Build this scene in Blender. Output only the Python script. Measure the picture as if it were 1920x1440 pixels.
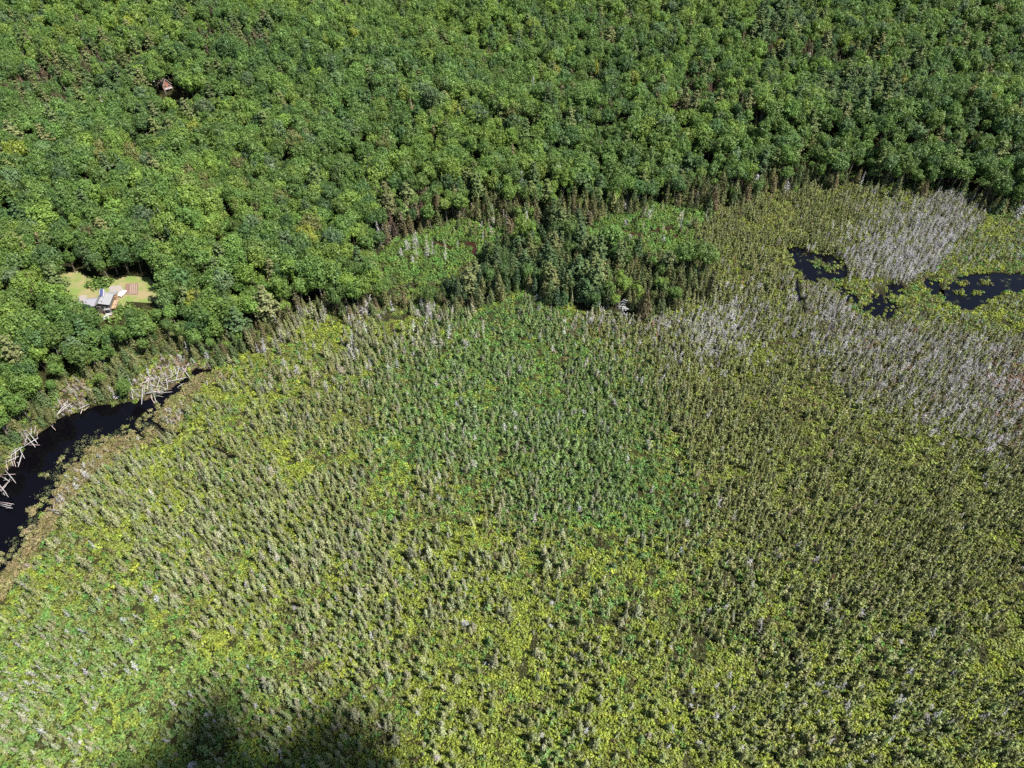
import bpy, math, random
import numpy as np
from mathutils import Vector

random.seed(7)
RNG = np.random.default_rng(11)
S = bpy.context.scene
for o in list(bpy.data.objects):
    bpy.data.objects.remove(o)
COL = S.collection
R = math.radians

# ------------------------------------------------------------------ camera
CAM_H, PITCH, F = 200.0, R(45.7), 1280.0          # F in pixels of a 1920 px wide picture
cam_d = bpy.data.cameras.new('camera')
cam = bpy.data.objects.new('camera', cam_d)
COL.objects.link(cam)
cam.location = (0, 0, CAM_H)
cam.rotation_euler = (math.pi / 2 - PITCH, 0, 0)
cam_d.sensor_width = 36.0
cam_d.lens = 36.0 * F / 1920.0
cam_d.clip_start, cam_d.clip_end = 1.0, 20000.0
S.camera = cam

# ------------------------------------------------------------------ sky, sun, exposure
SUN_EL, SUN_AZ = R(56), R(-20)                    # azimuth measured from +X towards +Y, where the sun stands
SUN_DIR = np.array([math.cos(SUN_EL) * math.cos(SUN_AZ), math.cos(SUN_EL) * math.sin(SUN_AZ), math.sin(SUN_EL)])
W = bpy.data.worlds.new('World')
S.world = W
W.use_nodes = True
nt = W.node_tree
sky = nt.nodes.new('ShaderNodeTexSky')
sky.sky_type = 'NISHITA'
sky.sun_disc = False
sky.sun_elevation = SUN_EL
sky.sun_rotation = math.pi / 2 - SUN_AZ
sky.altitude = 300
bg = nt.nodes['Background']
bg.inputs['Strength'].default_value = 0.06
nt.links.new(sky.outputs[0], bg.inputs['Color'])
sun_d = bpy.data.lights.new('sun', 'SUN')
sun_d.energy = 4.6
sun_d.angle = R(0.53)
sun_d.color = (1.0, 0.955, 0.88)
sun = bpy.data.objects.new('sun', sun_d)
COL.objects.link(sun)
sun.rotation_euler = Vector(SUN_DIR).to_track_quat('Z', 'Y').to_euler()
S.view_settings.view_transform = 'Standard'
S.view_settings.look = 'None'
S.view_settings.gamma = 1.0
S.view_settings.use_curve_mapping = False
S.view_settings.exposure = 1.38
S.render.engine = 'CYCLES'
S.cycles.max_bounces = 5
S.cycles.diffuse_bounces = 3
S.cycles.glossy_bounces = 2
S.cycles.transmission_bounces = 3
S.cycles.transparent_max_bounces = 6
S.cycles.use_adaptive_sampling = True
S.cycles.adaptive_threshold = 0.02
S.cycles.use_denoising = False

# ------------------------------------------------------------------ survey: photo pixels <-> the ground
CP, SP = math.cos(PITCH), math.sin(PITCH)


def proj(x, y, z):
    dz = z - CAM_H
    d = y * CP - dz * SP
    u = y * SP + dz * CP
    d = np.maximum(d, 1e-3)
    return 960 + F * x / d, 720 - F * u / d, d


def ray(u, v):
    a, b = (u - 960) / F, (720 - v) / F
    return np.array([a, CP + b * SP, -SP + b * CP])


def at0(u, v, z=0.0):
    r = ray(u, v)
    t = (z - CAM_H) / r[2]
    return np.array([r[0] * t, r[1] * t, z])


def pip(px, py, poly):
    inside = np.zeros(px.shape, bool)
    n = len(poly)
    for i in range(n):
        x0, y0 = poly[i][:2]
        x1, y1 = poly[(i + 1) % n][:2]
        if y0 == y1:
            continue
        c = ((y0 > py) != (y1 > py)) & (px < (x1 - x0) * (py - y0) / (y1 - y0) + x0)
        inside ^= c
    return inside


def poly_dist(px, py, poly):
    best = np.full(px.shape, 1e9)
    n = len(poly)
    for i in range(n):
        x0, y0 = poly[i][:2]
        x1, y1 = poly[(i + 1) % n][:2]
        dx, dy = x1 - x0, y1 - y0
        L = dx * dx + dy * dy + 1e-9
        t = np.clip(((px - x0) * dx + (py - y0) * dy) / L, 0, 1)
        best = np.minimum(best, (px - x0 - t * dx) ** 2 + (py - y0 - t * dy) ** 2)
    return np.sqrt(best)


class Noise:
    """smooth value noise on the plane"""
    def __init__(self, seed):
        self.g = np.random.default_rng(seed).random((64, 64))

    def __call__(self, x, y, s):
        x, y = np.asarray(x) / s + 100.3, np.asarray(y) / s + 57.7
        i, j = np.floor(x).astype(int), np.floor(y).astype(int)
        fx, fy = x - i, y - j
        fx, fy = fx * fx * (3 - 2 * fx), fy * fy * (3 - 2 * fy)
        g = self.g
        a, b = g[i % 64, j % 64], g[(i + 1) % 64, j % 64]
        c, d = g[i % 64, (j + 1) % 64], g[(i + 1) % 64, (j + 1) % 64]
        return (a * (1 - fx) + b * fx) * (1 - fy) + (c * (1 - fx) + d * fx) * fy


N1, N2, N3, N4 = Noise(1), Noise(2), Noise(3), Noise(4)

BOG = [(-160, 1180), (0, 1078), (30, 1045), (90, 950), (100, 900), (150, 855), (200, 825), (285, 797), (292, 770),
       (345, 715), (400, 690), (430, 660), (500, 638), (560, 608), (640, 592), (760, 585), (860, 577), (960, 552),
       (1060, 560), (1085, 578), (1200, 592), (1250, 584), (1335, 550), (1350, 500), (1330, 470), (1325, 405),
       (1370, 378), (1450, 362), (1560, 347), (1640, 352), (1700, 356), (1800, 376), (1860, 390), (1920, 402),
       (2200, 440), (2400, 1700), (-400, 1700)]
POND = [(-160, 1075), (-160, 1010), (-60, 950), (0, 893), (28, 868), (38, 838), (75, 812), (112, 783), (150, 772), (185, 758),
        (225, 757), (262, 748), (300, 742), (330, 722), (352, 706), (366, 690), (392, 690), (398, 698), (362, 712),
        (334, 742), (310, 758), (296, 774), (292, 792), (276, 803), (254, 812), (214, 822), (186, 836), (158, 852), (130, 876),
        (112, 900), (100, 928), (97, 948), (78, 963), (66, 995), (44, 1022), (28, 1050), (0, 1064), (-60, 1112), (-160, 1142)]
POOL_A = [(1470, 464), (1500, 462), (1518, 474), (1534, 474), (1562, 478), (1582, 488), (1590, 508), (1584, 526),
          (1540, 526), (1510, 523), (1494, 512), (1488, 492)]
POOL_B = [(1602, 577), (1626, 566), (1638, 553), (1650, 549), (1664, 560), (1688, 574), (1682, 586), (1672, 594),
          (1672, 604), (1640, 595), (1620, 584)]
POOL_C = [(1764, 550), (1780, 534), (1798, 518), (1860, 510), (1920, 513), (2060, 505), (2060, 566), (1920, 548), (1884, 552),
          (1856, 562), (1842, 578), (1796, 582), (1772, 570)]
POOL_D = [(1558, 540), (1580, 535), (1600, 548), (1614, 566), (1598, 572), (1574, 558)]
POOL_E = [(1658, 535), (1690, 530), (1704, 548), (1684, 560), (1664, 552)]
POOL_F = [(1733, 520), (1760, 528), (1768, 550), (1748, 558), (1738, 540)]
MEADOW_OPEN = [(712, 494), (756, 452), (820, 440), (900, 446), (900, 478), (880, 494), (810, 524), (744, 518)]
MEADOW = [(700, 495), (735, 445), (800, 430), (870, 412), (960, 428), (1060, 436), (1150, 398), (1240, 382), (1335, 390),
          (1340, 480), (1250, 492), (1190, 470), (1090, 446), (1000, 448), (930, 474), (880, 506), (810, 530), (740, 522)]
ISLAND = [(800, 545), (860, 500), (930, 466), (1000, 450), (1090, 448), (1190, 476), (1300, 498), (1345, 510), (1330, 545),
          (1235, 580), (1100, 565), (960, 550), (880, 560)]
CLEARING = [(118, 518), (150, 512), (186, 528), (212, 528), (240, 521), (274, 522), (293, 545), (291, 560), (312, 578),
            (330, 590), (306, 588), (286, 566), (250, 566), (232, 566), (225, 588), (205, 596), (184, 590), (170, 578),
            (140, 580), (128, 560)]
HOUSE_PX = [(150, 548), (160, 538), (190, 526), (226, 532), (236, 555), (222, 578), (206, 594), (186, 592), (176, 576), (158, 572)]
GARDEN_PX = [(226, 526), (288, 526), (296, 560), (262, 562), (238, 560)]
CABIN_PX = [(284, 150), (302, 145), (318, 140), (326, 152), (336, 166), (350, 170), (340, 184), (304, 178), (290, 166)]
LOGJAM = [(240, 742), (246, 716), (262, 698), (284, 690), (300, 668), (330, 660), (350, 678), (396, 676), (400, 694), (360, 712), (330, 738), (300, 750), (262, 752)]
LOGJAM_B = [(112, 740), (126, 716), (150, 706), (166, 716), (170, 744), (160, 764), (120, 782), (104, 770)]
LOGJAM_C = [(34, 838), (46, 806), (70, 796), (84, 804), (60, 826), (40, 856), (34, 880), (14, 900), (0, 960), (-20, 1000), (-20, 900), (10, 870)]

# flat wet ground in world metres
FLAT = [[tuple(at0(u, v)[:2]) for u, v in p] for p in
        (BOG, POND, MEADOW, ISLAND)]


def hill(x, y):
    d = np.full(x.shape, 1e9)
    for p in FLAT:
        dd = poly_dist(x, y, p)
        dd[pip(x, y, p)] = 0
        d = np.minimum(d, dd)
    sg = lambda t: 1 / (1 + np.exp(-np.clip(t, -30, 30)))
    e = np.clip(d / 30, 0, 1)
    rt = sg((x - 20) / 45)
    z = 36 * (1 - np.exp(-d / 240)) * (1 - 0.62 * rt)
    z += e * 17 * np.exp(-((y - 396 - 0.02 * x) / 25) ** 2) * rt
    z -= e * 15 * np.exp(-((y - 452) / 36) ** 2) * rt
    z += e * (0.09 + .05 * rt) * np.maximum(0, y - 500)
    z += e * 7 * np.exp(-((y - 430 + 0.35 * x) / 60) ** 2) * (1 - rt)
    z += e * (5 * (N1(x, y, 90) - .5) + 4 * (N2(x, y, 40) - .5))
    return z


# terrain grid (fine inside the view, coarse out to the horizon)
GX = np.concatenate([[-6000, -3500, -2000, -1200, -900, -760], np.arange(-640, 641, 2.5), [760, 900, 1200, 2000, 3500, 6000]])
GY = np.concatenate([[-3000, -1200, -500, -200, -80], np.arange(10, 791, 2.5), [860, 1000, 1300, 2000, 3500, 7000]])
gx, gy = np.meshgrid(GX, GY, indexing='ij')
GZ = hill(np.clip(gx, -640, 640), np.clip(gy, 10, 800))
WATER_W = [[tuple(at0(u, v)[:2]) for u, v in p] for p in (POND, POOL_A, POOL_B, POOL_C, POOL_D, POOL_E, POOL_F)]
carve = np.zeros(GZ.shape)
for p in WATER_W:
    dd = poly_dist(gx, gy, p)
    sd = np.where(pip(gx, gy, p), dd, -dd)
    carve = np.maximum(carve, np.clip((sd + 1.3) / 2.6, 0, 1))
GZ = GZ + 0.25 * (N3(gx, gy, 6) - .5) - 1.4 * carve


def zat(x, y):
    x, y = np.asarray(x, float), np.asarray(y, float)
    i = np.clip(np.searchsorted(GX, x) - 1, 0, len(GX) - 2)
    j = np.clip(np.searchsorted(GY, y) - 1, 0, len(GY) - 2)
    fx = np.clip((x - GX[i]) / (GX[i + 1] - GX[i]), 0, 1)
    fy = np.clip((y - GY[j]) / (GY[j + 1] - GY[j]), 0, 1)
    return ((GZ[i, j] * (1 - fx) + GZ[i + 1, j] * fx) * (1 - fy) + (GZ[i, j + 1] * (1 - fx) + GZ[i + 1, j + 1] * fx) * fy)


def at(u, v, h=0.0):
    """the point h metres above the terrain seen at photo pixel (u, v)"""
    r = ray(u, v)
    t = 60.0
    while t < 1500:
        p = np.array([0, 0, CAM_H]) + r * t
        if p[2] <= zat(p[0], p[1]) + h:
            break
        t += 1.0
    for _ in range(12):
        p = np.array([0, 0, CAM_H]) + r * t
        t += (p[2] - zat(p[0], p[1]) - h) / max(0.2, -r[2]) * 0.7
    p = np.array([0, 0, CAM_H]) + r * t
    return p


# ------------------------------------------------------------------ materials
def mat(name):
    m = bpy.data.materials.new(name)
    m.use_nodes = True
    n = m.node_tree
    b = n.nodes['Principled BSDF']
    return m, n, b


def node(n, t, **kw):
    k = n.nodes.new(t)
    for a, v in kw.items():
        setattr(k, a, v)
    return k


def plain(name, color, rough=0.8, var=0.15, scale=3.0, metal=0.0, bump=0.0, spec=0.3):
    m, n, b = mat(name)
    tc = node(n, 'ShaderNodeTexCoord')
    nz = node(n, 'ShaderNodeTexNoise')
    nz.inputs['Scale'].default_value = scale
    nz.inputs['Detail'].default_value = 5
    n.links.new(tc.outputs['Object'], nz.inputs['Vector'])
    mx = node(n, 'ShaderNodeMix', data_type='RGBA')
    mx.inputs[6].default_value = (*[c * (1 - var) for c in color], 1)
    mx.inputs[7].default_value = (*[min(1, c * (1 + var)) for c in color], 1)
    n.links.new(nz.outputs['Fac'], mx.inputs[0])
    n.links.new(mx.outputs[2], b.inputs['Base Color'])
    b.inputs['Roughness'].default_value = rough
    b.inputs['Metallic'].default_value = metal
    b.inputs['Specular IOR Level'].default_value = spec
    if bump:
        bp = node(n, 'ShaderNodeBump')
        bp.inputs['Strength'].default_value = bump
        n.links.new(nz.outputs['Fac'], bp.inputs['Height'])
        n.links.new(bp.outputs['Normal'], b.inputs['Normal'])
    return m


def leaf_material(name, trans=0.28, spread=0.55, rough=0.55):
    """colour of the plant comes from its own 'tint'; every leaf spray differs a little"""
    m, n, b = mat(name)
    tint = node(n, 'ShaderNodeAttribute', attribute_type='INSTANCER', attribute_name='tint')
    lv = node(n, 'ShaderNodeAttribute', attribute_type='GEOMETRY', attribute_name='lv')
    mr = node(n, 'ShaderNodeMapRange')
    mr.inputs['To Min'].default_value = 1 - spread
    mr.inputs['To Max'].default_value = 1 + spread
    n.links.new(lv.outputs['Fac'], mr.inputs['Value'])
    vm = node(n, 'ShaderNodeVectorMath', operation='SCALE')
    n.links.new(tint.outputs['Vector'], vm.inputs[0])
    n.links.new(mr.outputs[0], vm.inputs['Scale'])
    n.links.new(vm.outputs[0], b.inputs['Base Color'])
    b.inputs['Roughness'].default_value = rough
    b.inputs['Specular IOR Level'].default_value = 0.25
    tr = node(n, 'ShaderNodeBsdfTranslucent')
    warm = node(n, 'ShaderNodeVectorMath', operation='MULTIPLY')
    warm.inputs[1].default_value = (1.25, 1.3, 0.6)
    n.links.new(vm.outputs[0], warm.inputs[0])
    n.links.new(warm.outputs[0], tr.inputs['Color'])
    ms = node(n, 'ShaderNodeMixShader')
    ms.inputs[0].default_value = trans
    n.links.new(b.outputs[0], ms.inputs[1])
    n.links.new(tr.outputs[0], ms.inputs[2])
    n.links.new(ms.outputs[0], n.nodes['Material Output'].inputs['Surface'])
    return m


M_LEAF = leaf_material('broad_leaves', 0.25, 0.24, 0.5)
M_NEEDLE = leaf_material('needles', 0.24, 0.3, 0.65)
M_SHRUB = leaf_material('shrub_leaves', 0.28, 0.36, 0.55)
M_TWIG = leaf_material('bare_twigs', 0.0, 0.3, 0.85)
M_BARK = plain('bark', (0.16, 0.135, 0.115), 0.9, 0.35, 4, bump=0.4)
M_LOG = plain('bleached_wood', (0.31, 0.295, 0.288), 0.85, 0.25, 3, bump=0.3)
M_LOG2 = plain('weathered_pink_wood', (0.36, 0.27, 0.25), 0.85, 0.3, 3, bump=0.3)


def ground_material():
    m, n, b = mat('peaty_ground')
    g = node(n, 'ShaderNodeNewGeometry')
    n1 = node(n, 'ShaderNodeTexNoise')
    n1.inputs['Scale'].default_value = 0.12
    n1.inputs['Detail'].default_value = 8
    n2 = node(n, 'ShaderNodeTexNoise')
    n2.inputs['Scale'].default_value = 1.3
    n2.inputs['Detail'].default_value = 6
    n.links.new(g.outputs['Position'], n1.inputs['Vector'])
    n.links.new(g.outputs['Position'], n2.inputs['Vector'])
    r1 = node(n, 'ShaderNodeValToRGB')
    r1.color_ramp.elements[0].position = 0.35
    r1.color_ramp.elements[0].color = (0.020, 0.020, 0.010, 1)
    r1.color_ramp.elements[1].position = 0.7
    r1.color_ramp.elements[1].color = (0.045, 0.05, 0.018, 1)
    n.links.new(n1.outputs['Fac'], r1.inputs[0])
    r2 = node(n, 'ShaderNodeValToRGB')
    r2.color_ramp.elements[0].position = 0.35
    r2.color_ramp.elements[0].color = (0.45, 0.42, 0.38, 1)
    r2.color_ramp.elements[1].position = 0.75
    r2.color_ramp.elements[1].color = (1.25, 1.2, 1.0, 1)
    n.links.new(n2.outputs['Fac'], r2.inputs[0])
    mx = node(n, 'ShaderNodeMix', data_type='RGBA', blend_type='MULTIPLY')
    mx.inputs[0].default_value = 1
    n.links.new(r1.outputs[0], mx.inputs[6])
    n.links.new(r2.outputs[0], mx.inputs[7])
    n.links.new(mx.outputs[2], b.inputs['Base Color'])
    b.inputs['Roughness'].default_value = 0.95
    b.inputs['Specular IOR Level'].default_value = 0.1
    bp = node(n, 'ShaderNodeBump')
    bp.inputs['Strength'].default_value = 0.6
    bp.inputs['Distance'].default_value = 0.4
    n.links.new(n2.outputs['Fac'], bp.inputs['Height'])
    n.links.new(bp.outputs['Normal'], b.inputs['Normal'])
    return m


def water_material(name, color, rough=0.04):
    m, n, b = mat(name)
    b.inputs['Base Color'].default_value = (*color, 1)
    b.inputs['Roughness'].default_value = rough
    b.inputs['IOR'].default_value = 1.33
    b.inputs['Specular IOR Level'].default_value = 0.35
    g = node(n, 'ShaderNodeNewGeometry')
    nz = node(n, 'ShaderNodeTexNoise')
    nz.inputs['Scale'].default_value = 0.9
    nz.inputs['Detail'].default_value = 3
    n.links.new(g.outputs['Position'], nz.inputs['Vector'])
    bp = node(n, 'ShaderNodeBump')
    bp.inputs['Strength'].default_value = 0.04
    n.links.new(nz.outputs['Fac'], bp.inputs['Height'])
    n.links.new(bp.outputs['Normal'], b.inputs['Normal'])
    return m


M_GROUND = ground_material()
M_WATER = water_material('dark_pond_water', (0.0016, 0.0013, 0.0022))
M_STREAM = water_material('tea_brown_water', (0.028, 0.011, 0.007), 0.12)


# ------------------------------------------------------------------ mesh helpers
def np_mesh(name, V, Fq, mats, midx=None, lv=None, smooth=False):
    """V (n,3); Fq list/array of quads or list of polygons"""
    me = bpy.data.meshes.new(name)
    if isinstance(Fq, np.ndarray):
        nf, k = Fq.shape
        me.vertices.add(len(V))
        me.vertices.foreach_set('co', np.asarray(V, np.float32).ravel())
        me.loops.add(nf * k)
        me.loops.foreach_set('vertex_index', Fq.astype(np.int32).ravel())
        me.polygons.add(nf)
        me.polygons.foreach_set('loop_start', np.arange(nf, dtype=np.int32) * k)
        me.polygons.foreach_set('loop_total', np.full(nf, k, np.int32))
        me.update(calc_edges=True)
    else:
        me.from_pydata([tuple(v) for v in V], [], [tuple(f) for f in Fq])
        nf = len(Fq)
    for m in mats:
        me.materials.append(m)
    if midx is not None:
        me.polygons.foreach_set('material_index', np.asarray(midx, np.int32))
    if lv is not None:
        a = me.attributes.new('lv', 'FLOAT', 'FACE')
        a.data.foreach_set('value', np.asarray(lv, np.float32))
    if smooth:
        me.polygons.foreach_set('use_smooth', np.ones(len(me.polygons), bool))
    me.update()
    return me


def obj(name, me, parent=None, loc=None):
    o = bpy.data.objects.new(name, me)
    COL.objects.link(o)
    if parent:
        o.parent = parent
    if loc is not None:
        o.location = loc
    return o


def tag(o, label=None, cat=None, group=None, kind=None):
    if label:
        o['label'] = label
    if cat:
        o['category'] = cat
    if group:
        o['group'] = group
    if kind:
        o['kind'] = kind
    return o


def unit(a):
    return a / (np.linalg.norm(a, axis=-1, keepdims=True) + 1e-9)


class Sprays:
    """a heap of small leaf faces"""
    def __init__(self, seed):
        self.r = np.random.default_rng(seed)
        self.V, self.n = [], 0
        self.lv = []

    def add(self, c, nrm, size, aspect=1.0, along=None, lv=None):
        r = self.r
        k = len(c)
        if k == 0:
            return
        nrm = unit(nrm)
        t = unit(r.normal(size=(k, 3))) if along is None else unit(along)
        t = unit(t - nrm * np.sum(t * nrm, 1, keepdims=True))
        b = np.cross(nrm, t)
        s = np.broadcast_to(np.asarray(size, float), (k,))[:, None] * .5
        a = np.broadcast_to(np.asarray(aspect, float), (k,))[:, None]
        j = lambda: 1 + r.uniform(-.3, .3, (k, 1))
        q = np.stack([c - t * s * a * j() - b * s * .75 * j(), c - t * s * a * .2 * j() + b * s * j(),
                      c + t * s * a * 1.1 * j() + b * s * .5 * j(), c + t * s * a * .5 * j() - b * s * j()], 1)
        self.V.append(q.reshape(-1, 3))
        self.lv.append(r.random(k) if lv is None else lv)

    def arrays(self):
        V = np.concatenate(self.V)
        Fq = np.arange(len(V)).reshape(-1, 4)
        return V, Fq, np.concatenate(self.lv)


class Solid:
    """tubes and boxes gathered into one mesh"""
    def __init__(self):
        self.V, self.F, self.m = [], [], []

    def quad(self, pts, m=0):
        i = len(self.V)
        self.V += [tuple(p) for p in pts]
        self.F.append(tuple(range(i, i + len(pts))))
        self.m.append(m)

    def box(self, c, s, m=0, rz=0.0):
        i = len(self.V)
        ca, sa = math.cos(rz), math.sin(rz)
        for dx in (-.5, .5):
            for dy in (-.5, .5):
                for dz in (-.5, .5):
                    x, y = dx * s[0], dy * s[1]
                    self.V.append((c[0] + x * ca - y * sa, c[1] + x * sa + y * ca, c[2] + dz * s[2]))
        for f in ((0, 1, 3, 2), (4, 6, 7, 5), (0, 4, 5, 1), (2, 3, 7, 6), (0, 2, 6, 4), (1, 5, 7, 3)):
            self.F.append(tuple(i + k for k in f))
            self.m.append(m)

    def tube(self, pts, rad, n=6, m=0):
        pts = [np.array(p, float) for p in pts]
        i0 = len(self.V)
        for k, p in enumerate(pts):
            d = pts[min(k + 1, len(pts) - 1)] - pts[max(k - 1, 0)]
            d = d / (np.linalg.norm(d) + 1e-9)
            a = np.cross(d, (0, 0, 1) if abs(d[2]) < .9 else (1, 0, 0))
            a /= np.linalg.norm(a) + 1e-9
            b = np.cross(d, a)
            for q in range(n):
                t = 2 * math.pi * q / n
                self.V.append(tuple(p + rad[k] * (math.cos(t) * a + math.sin(t) * b)))
        for k in range(len(pts) - 1):
            for q in range(n):
                self.F.append((i0 + k * n + q, i0 + k * n + (q + 1) % n, i0 + (k + 1) * n + (q + 1) % n, i0 + (k + 1) * n + q))
                self.m.append(m)
        self.F.append(tuple(i0 + q for q in range(n))[::-1])
        self.m.append(m)
        e = i0 + (len(pts) - 1) * n
        self.F.append(tuple(e + q for q in range(n)))
        self.m.append(m)

    def mesh(self, name, mats, smooth=False):
        return np_mesh(name, self.V, self.F, mats, self.m, smooth=smooth)


# ------------------------------------------------------------------ plants: each kind has a few individuals
def crown_broad(seed, Rc=4.2, Hc=6.2, z0=10.0, lumps=38, per=44, leaf=0.52):
    r = np.random.default_rng(seed)
    s = Sprays(seed + 1)
    el = np.array([Rc * r.uniform(.9, 1.12), Rc * r.uniform(.9, 1.12), Hc * r.uniform(.85, 1.15)])
    k = 0
    while k < lumps:
        d = unit(r.normal(size=3))
        if d[2] < -0.45:
            continue
        k += 1
        lr = Rc * r.uniform(.17, .40)
        c = d * (el - lr * .75) * r.uniform(.62, 1.2)
        m = int(per * (lr / (Rc * .33)) ** 2)
        q = unit(r.normal(size=(m * 2, 3)))
        q = q[(q @ d > -.35) | (q[:, 2] > .3)][:m]
        wob = 1 + .18 * r.normal(size=(len(q), 1))
        p = c + q * lr * np.array([1, 1, r.uniform(.7, 1.25)]) * np.clip(wob, .45, 1.5)
        nr = q + .35 * r.normal(size=q.shape) + np.array([0, 0, .25])
        s.add(p, nr, r.uniform(.55, 1.25, len(q)) * leaf, 1.1)
    q = unit(r.normal(size=(90, 3)))
    s.add(q * el * .62, q + .2 * r.normal(size=q.shape), 1.5, 1.0)
    V, Fq, lv = s.arrays()
    V = V + np.array([0, 0, z0 + Hc * .35])
    return V, Fq, lv


def trunk_broad(seed, z1=13.0, r0=.24):
    r = np.random.default_rng(seed)
    s = Solid()
    b = r.normal(size=2) * .25
    s.tube([(0, 0, -.6), (b[0] * .4, b[1] * .4, z1 * .5), (b[0], b[1], z1)], [r0 * 1.3, r0, r0 * .45])
    for k in range(5):
        a = r.uniform(0, 6.28)
        h = z1 * r.uniform(.6, .85)
        s.tube([(b[0] * .7, b[1] * .7, h), (math.cos(a) * 1.6, math.sin(a) * 1.6, h + 1.8), (math.cos(a) * 2.6, math.sin(a) * 2.6, h + 3.4)],
               [r0 * .45, r0 * .3, r0 * .12], 5)
    return s


def crown_pine(seed, H=20.0):
    r = np.random.default_rng(seed)
    s = Sprays(seed + 1)
    lev = np.linspace(.33, .97, 12)
    for t in lev:
        L = (3.9 * (1 - ((t - .33) / .67) ** 1.6) + .75) * r.uniform(.8, 1.15)
        nb = r.integers(5, 8)
        a0 = r.uniform(0, 6.28)
        for b in range(nb):
            a = a0 + b * 6.28 / nb + r.normal() * .25
            Lb = L * r.uniform(.55, 1.15)
            d = np.array([math.cos(a), math.sin(a), .10 + .25 * t])
            m = int(9 + 5 * Lb)
            f = r.uniform(.35, 1.0, m) ** .7
            p = d * (Lb * f)[:, None] + np.array([0, 0, H * t + r.normal() * .25])
            w = (.18 + .3 * f) * Lb * .38
            p = p + r.normal(size=p.shape) * np.stack([w, w, .12 + 0 * w], 1)
            nr = np.array([0, 0, 1.]) + .5 * r.normal(size=p.shape) + .5 * d
            s.add(p, nr, r.uniform(.38, .85, m), 1.5, along=np.tile(d, (m, 1)) + .5 * r.normal(size=p.shape))
    V, Fq, lv = s.arrays()
    return V, Fq, lv


def trunk_pine(seed, H=20.0):
    r = np.random.default_rng(seed)
    s = Solid()
    s.tube([(0, 0, -.6), (.1, 0, H * .5), (0, 0, H * .97)], [.34, .24, .05])
    for t in np.linspace(.3, .9, 10):
        for b in range(4):
            a = r.uniform(0, 6.28)
            L = 3.0 * (1 - t) + .6
            s.tube([(0, 0, H * t), (math.cos(a) * L, math.sin(a) * L, H * t + .3 * L)], [.06, .02], 4)
    return s


def crown_cone(seed, H, Rb, k, size, power=.7, low=.06, droop=0.0, rag=.22, asp=1.3, up=.45, inner=.25):
    r = np.random.default_rng(seed)
    s = Sprays(seed + 1)
    t = 1 - np.sqrt(r.random(k))
    t = low + (1 - low) * np.clip(t * .85 + .15 * r.random(k), 0, 1)
    a = r.uniform(0, 6.28, k)
    lob = 1 + .2 * np.sin(3 * a + r.uniform(0, 6)) * np.sin(9 * t + r.uniform(0, 6)) + .12 * np.sin(5 * a + 14 * t)
    rad = Rb * (1 - t) ** power * np.clip((t - low + .02) / .1, .45, 1) * lob
    rad = rad * np.clip(1 + rag * r.normal(size=k), .35, 1.6)
    ins = r.random(k) < inner
    rad = np.where(ins, rad * r.uniform(.2, .8, k), rad)
    d = np.stack([np.cos(a), np.sin(a), np.zeros(k)], 1)
    p = d * rad[:, None] + np.stack([0 * t, 0 * t, H * t - droop * rad], 1)
    nr = d + np.array([0, 0, up]) + .45 * r.normal(size=p.shape)
    s.add(p, nr, r.uniform(.6, 1.3, k) * size, asp, along=d * .7 + np.array([0, 0, -.3]) + .4 * r.normal(size=p.shape))
    tip = 10
    s.add(np.stack([r.normal(size=tip) * .04 * Rb, r.normal(size=tip) * .04 * Rb, H * r.uniform(.9, 1.03, tip)], 1),
          r.normal(size=(tip, 3)) * np.array([1, 1, .2]), size * .7, 1.5, along=np.tile((0, 0, 1.), (tip, 1)))
    return s.arrays()


def crown_larch(seed, H=5.0, Rb=1.15):
    """airy larch or scruffy bog spruce: whorls of loose sprays round the stem"""
    r = np.random.default_rng(seed)
    s = Sprays(seed + 1)
    for t in np.linspace(.08, .96, 11):
        L = Rb * (1 - t) ** .75 * r.uniform(.75, 1.25) + .12
        for b in range(r.integers(4, 7)):
            a = r.uniform(0, 6.28)
            Lb = L * r.uniform(.5, 1.2)
            d = np.array([math.cos(a), math.sin(a), r.uniform(-.15, .3)])
            m = int(2 + 3.0 * Lb)
            f = r.uniform(.25, 1, m)
            p = d * (Lb * f)[:, None] + np.array([0, 0, H * t]) + r.normal(size=(m, 3)) * .09
            s.add(p, r.normal(size=(m, 3)) * .6 + np.array([0, 0, .7]) + .4 * d, r.uniform(.22, .46, m), 1.5, along=np.tile(d, (m, 1)))
    s.add(np.stack([r.normal(size=16) * .03, r.normal(size=16) * .03, H * r.uniform(.6, 1.04, 16)], 1),
          r.normal(size=(16, 3)) * np.array([1, 1, .2]), .24, 1.4, along=np.tile((0, 0, 1.), (16, 1)))
    return s.arrays()


def trunk_small(seed, H, r0=.07):
    r = np.random.default_rng(seed)
    s = Solid()
    s.tube([(0, 0, -.4), (r.normal() * .06, r.normal() * .06, H * .55), (0, 0, H * .96)], [r0 * 1.3, r0 * .8, r0 * .25], 5)
    return s


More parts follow.
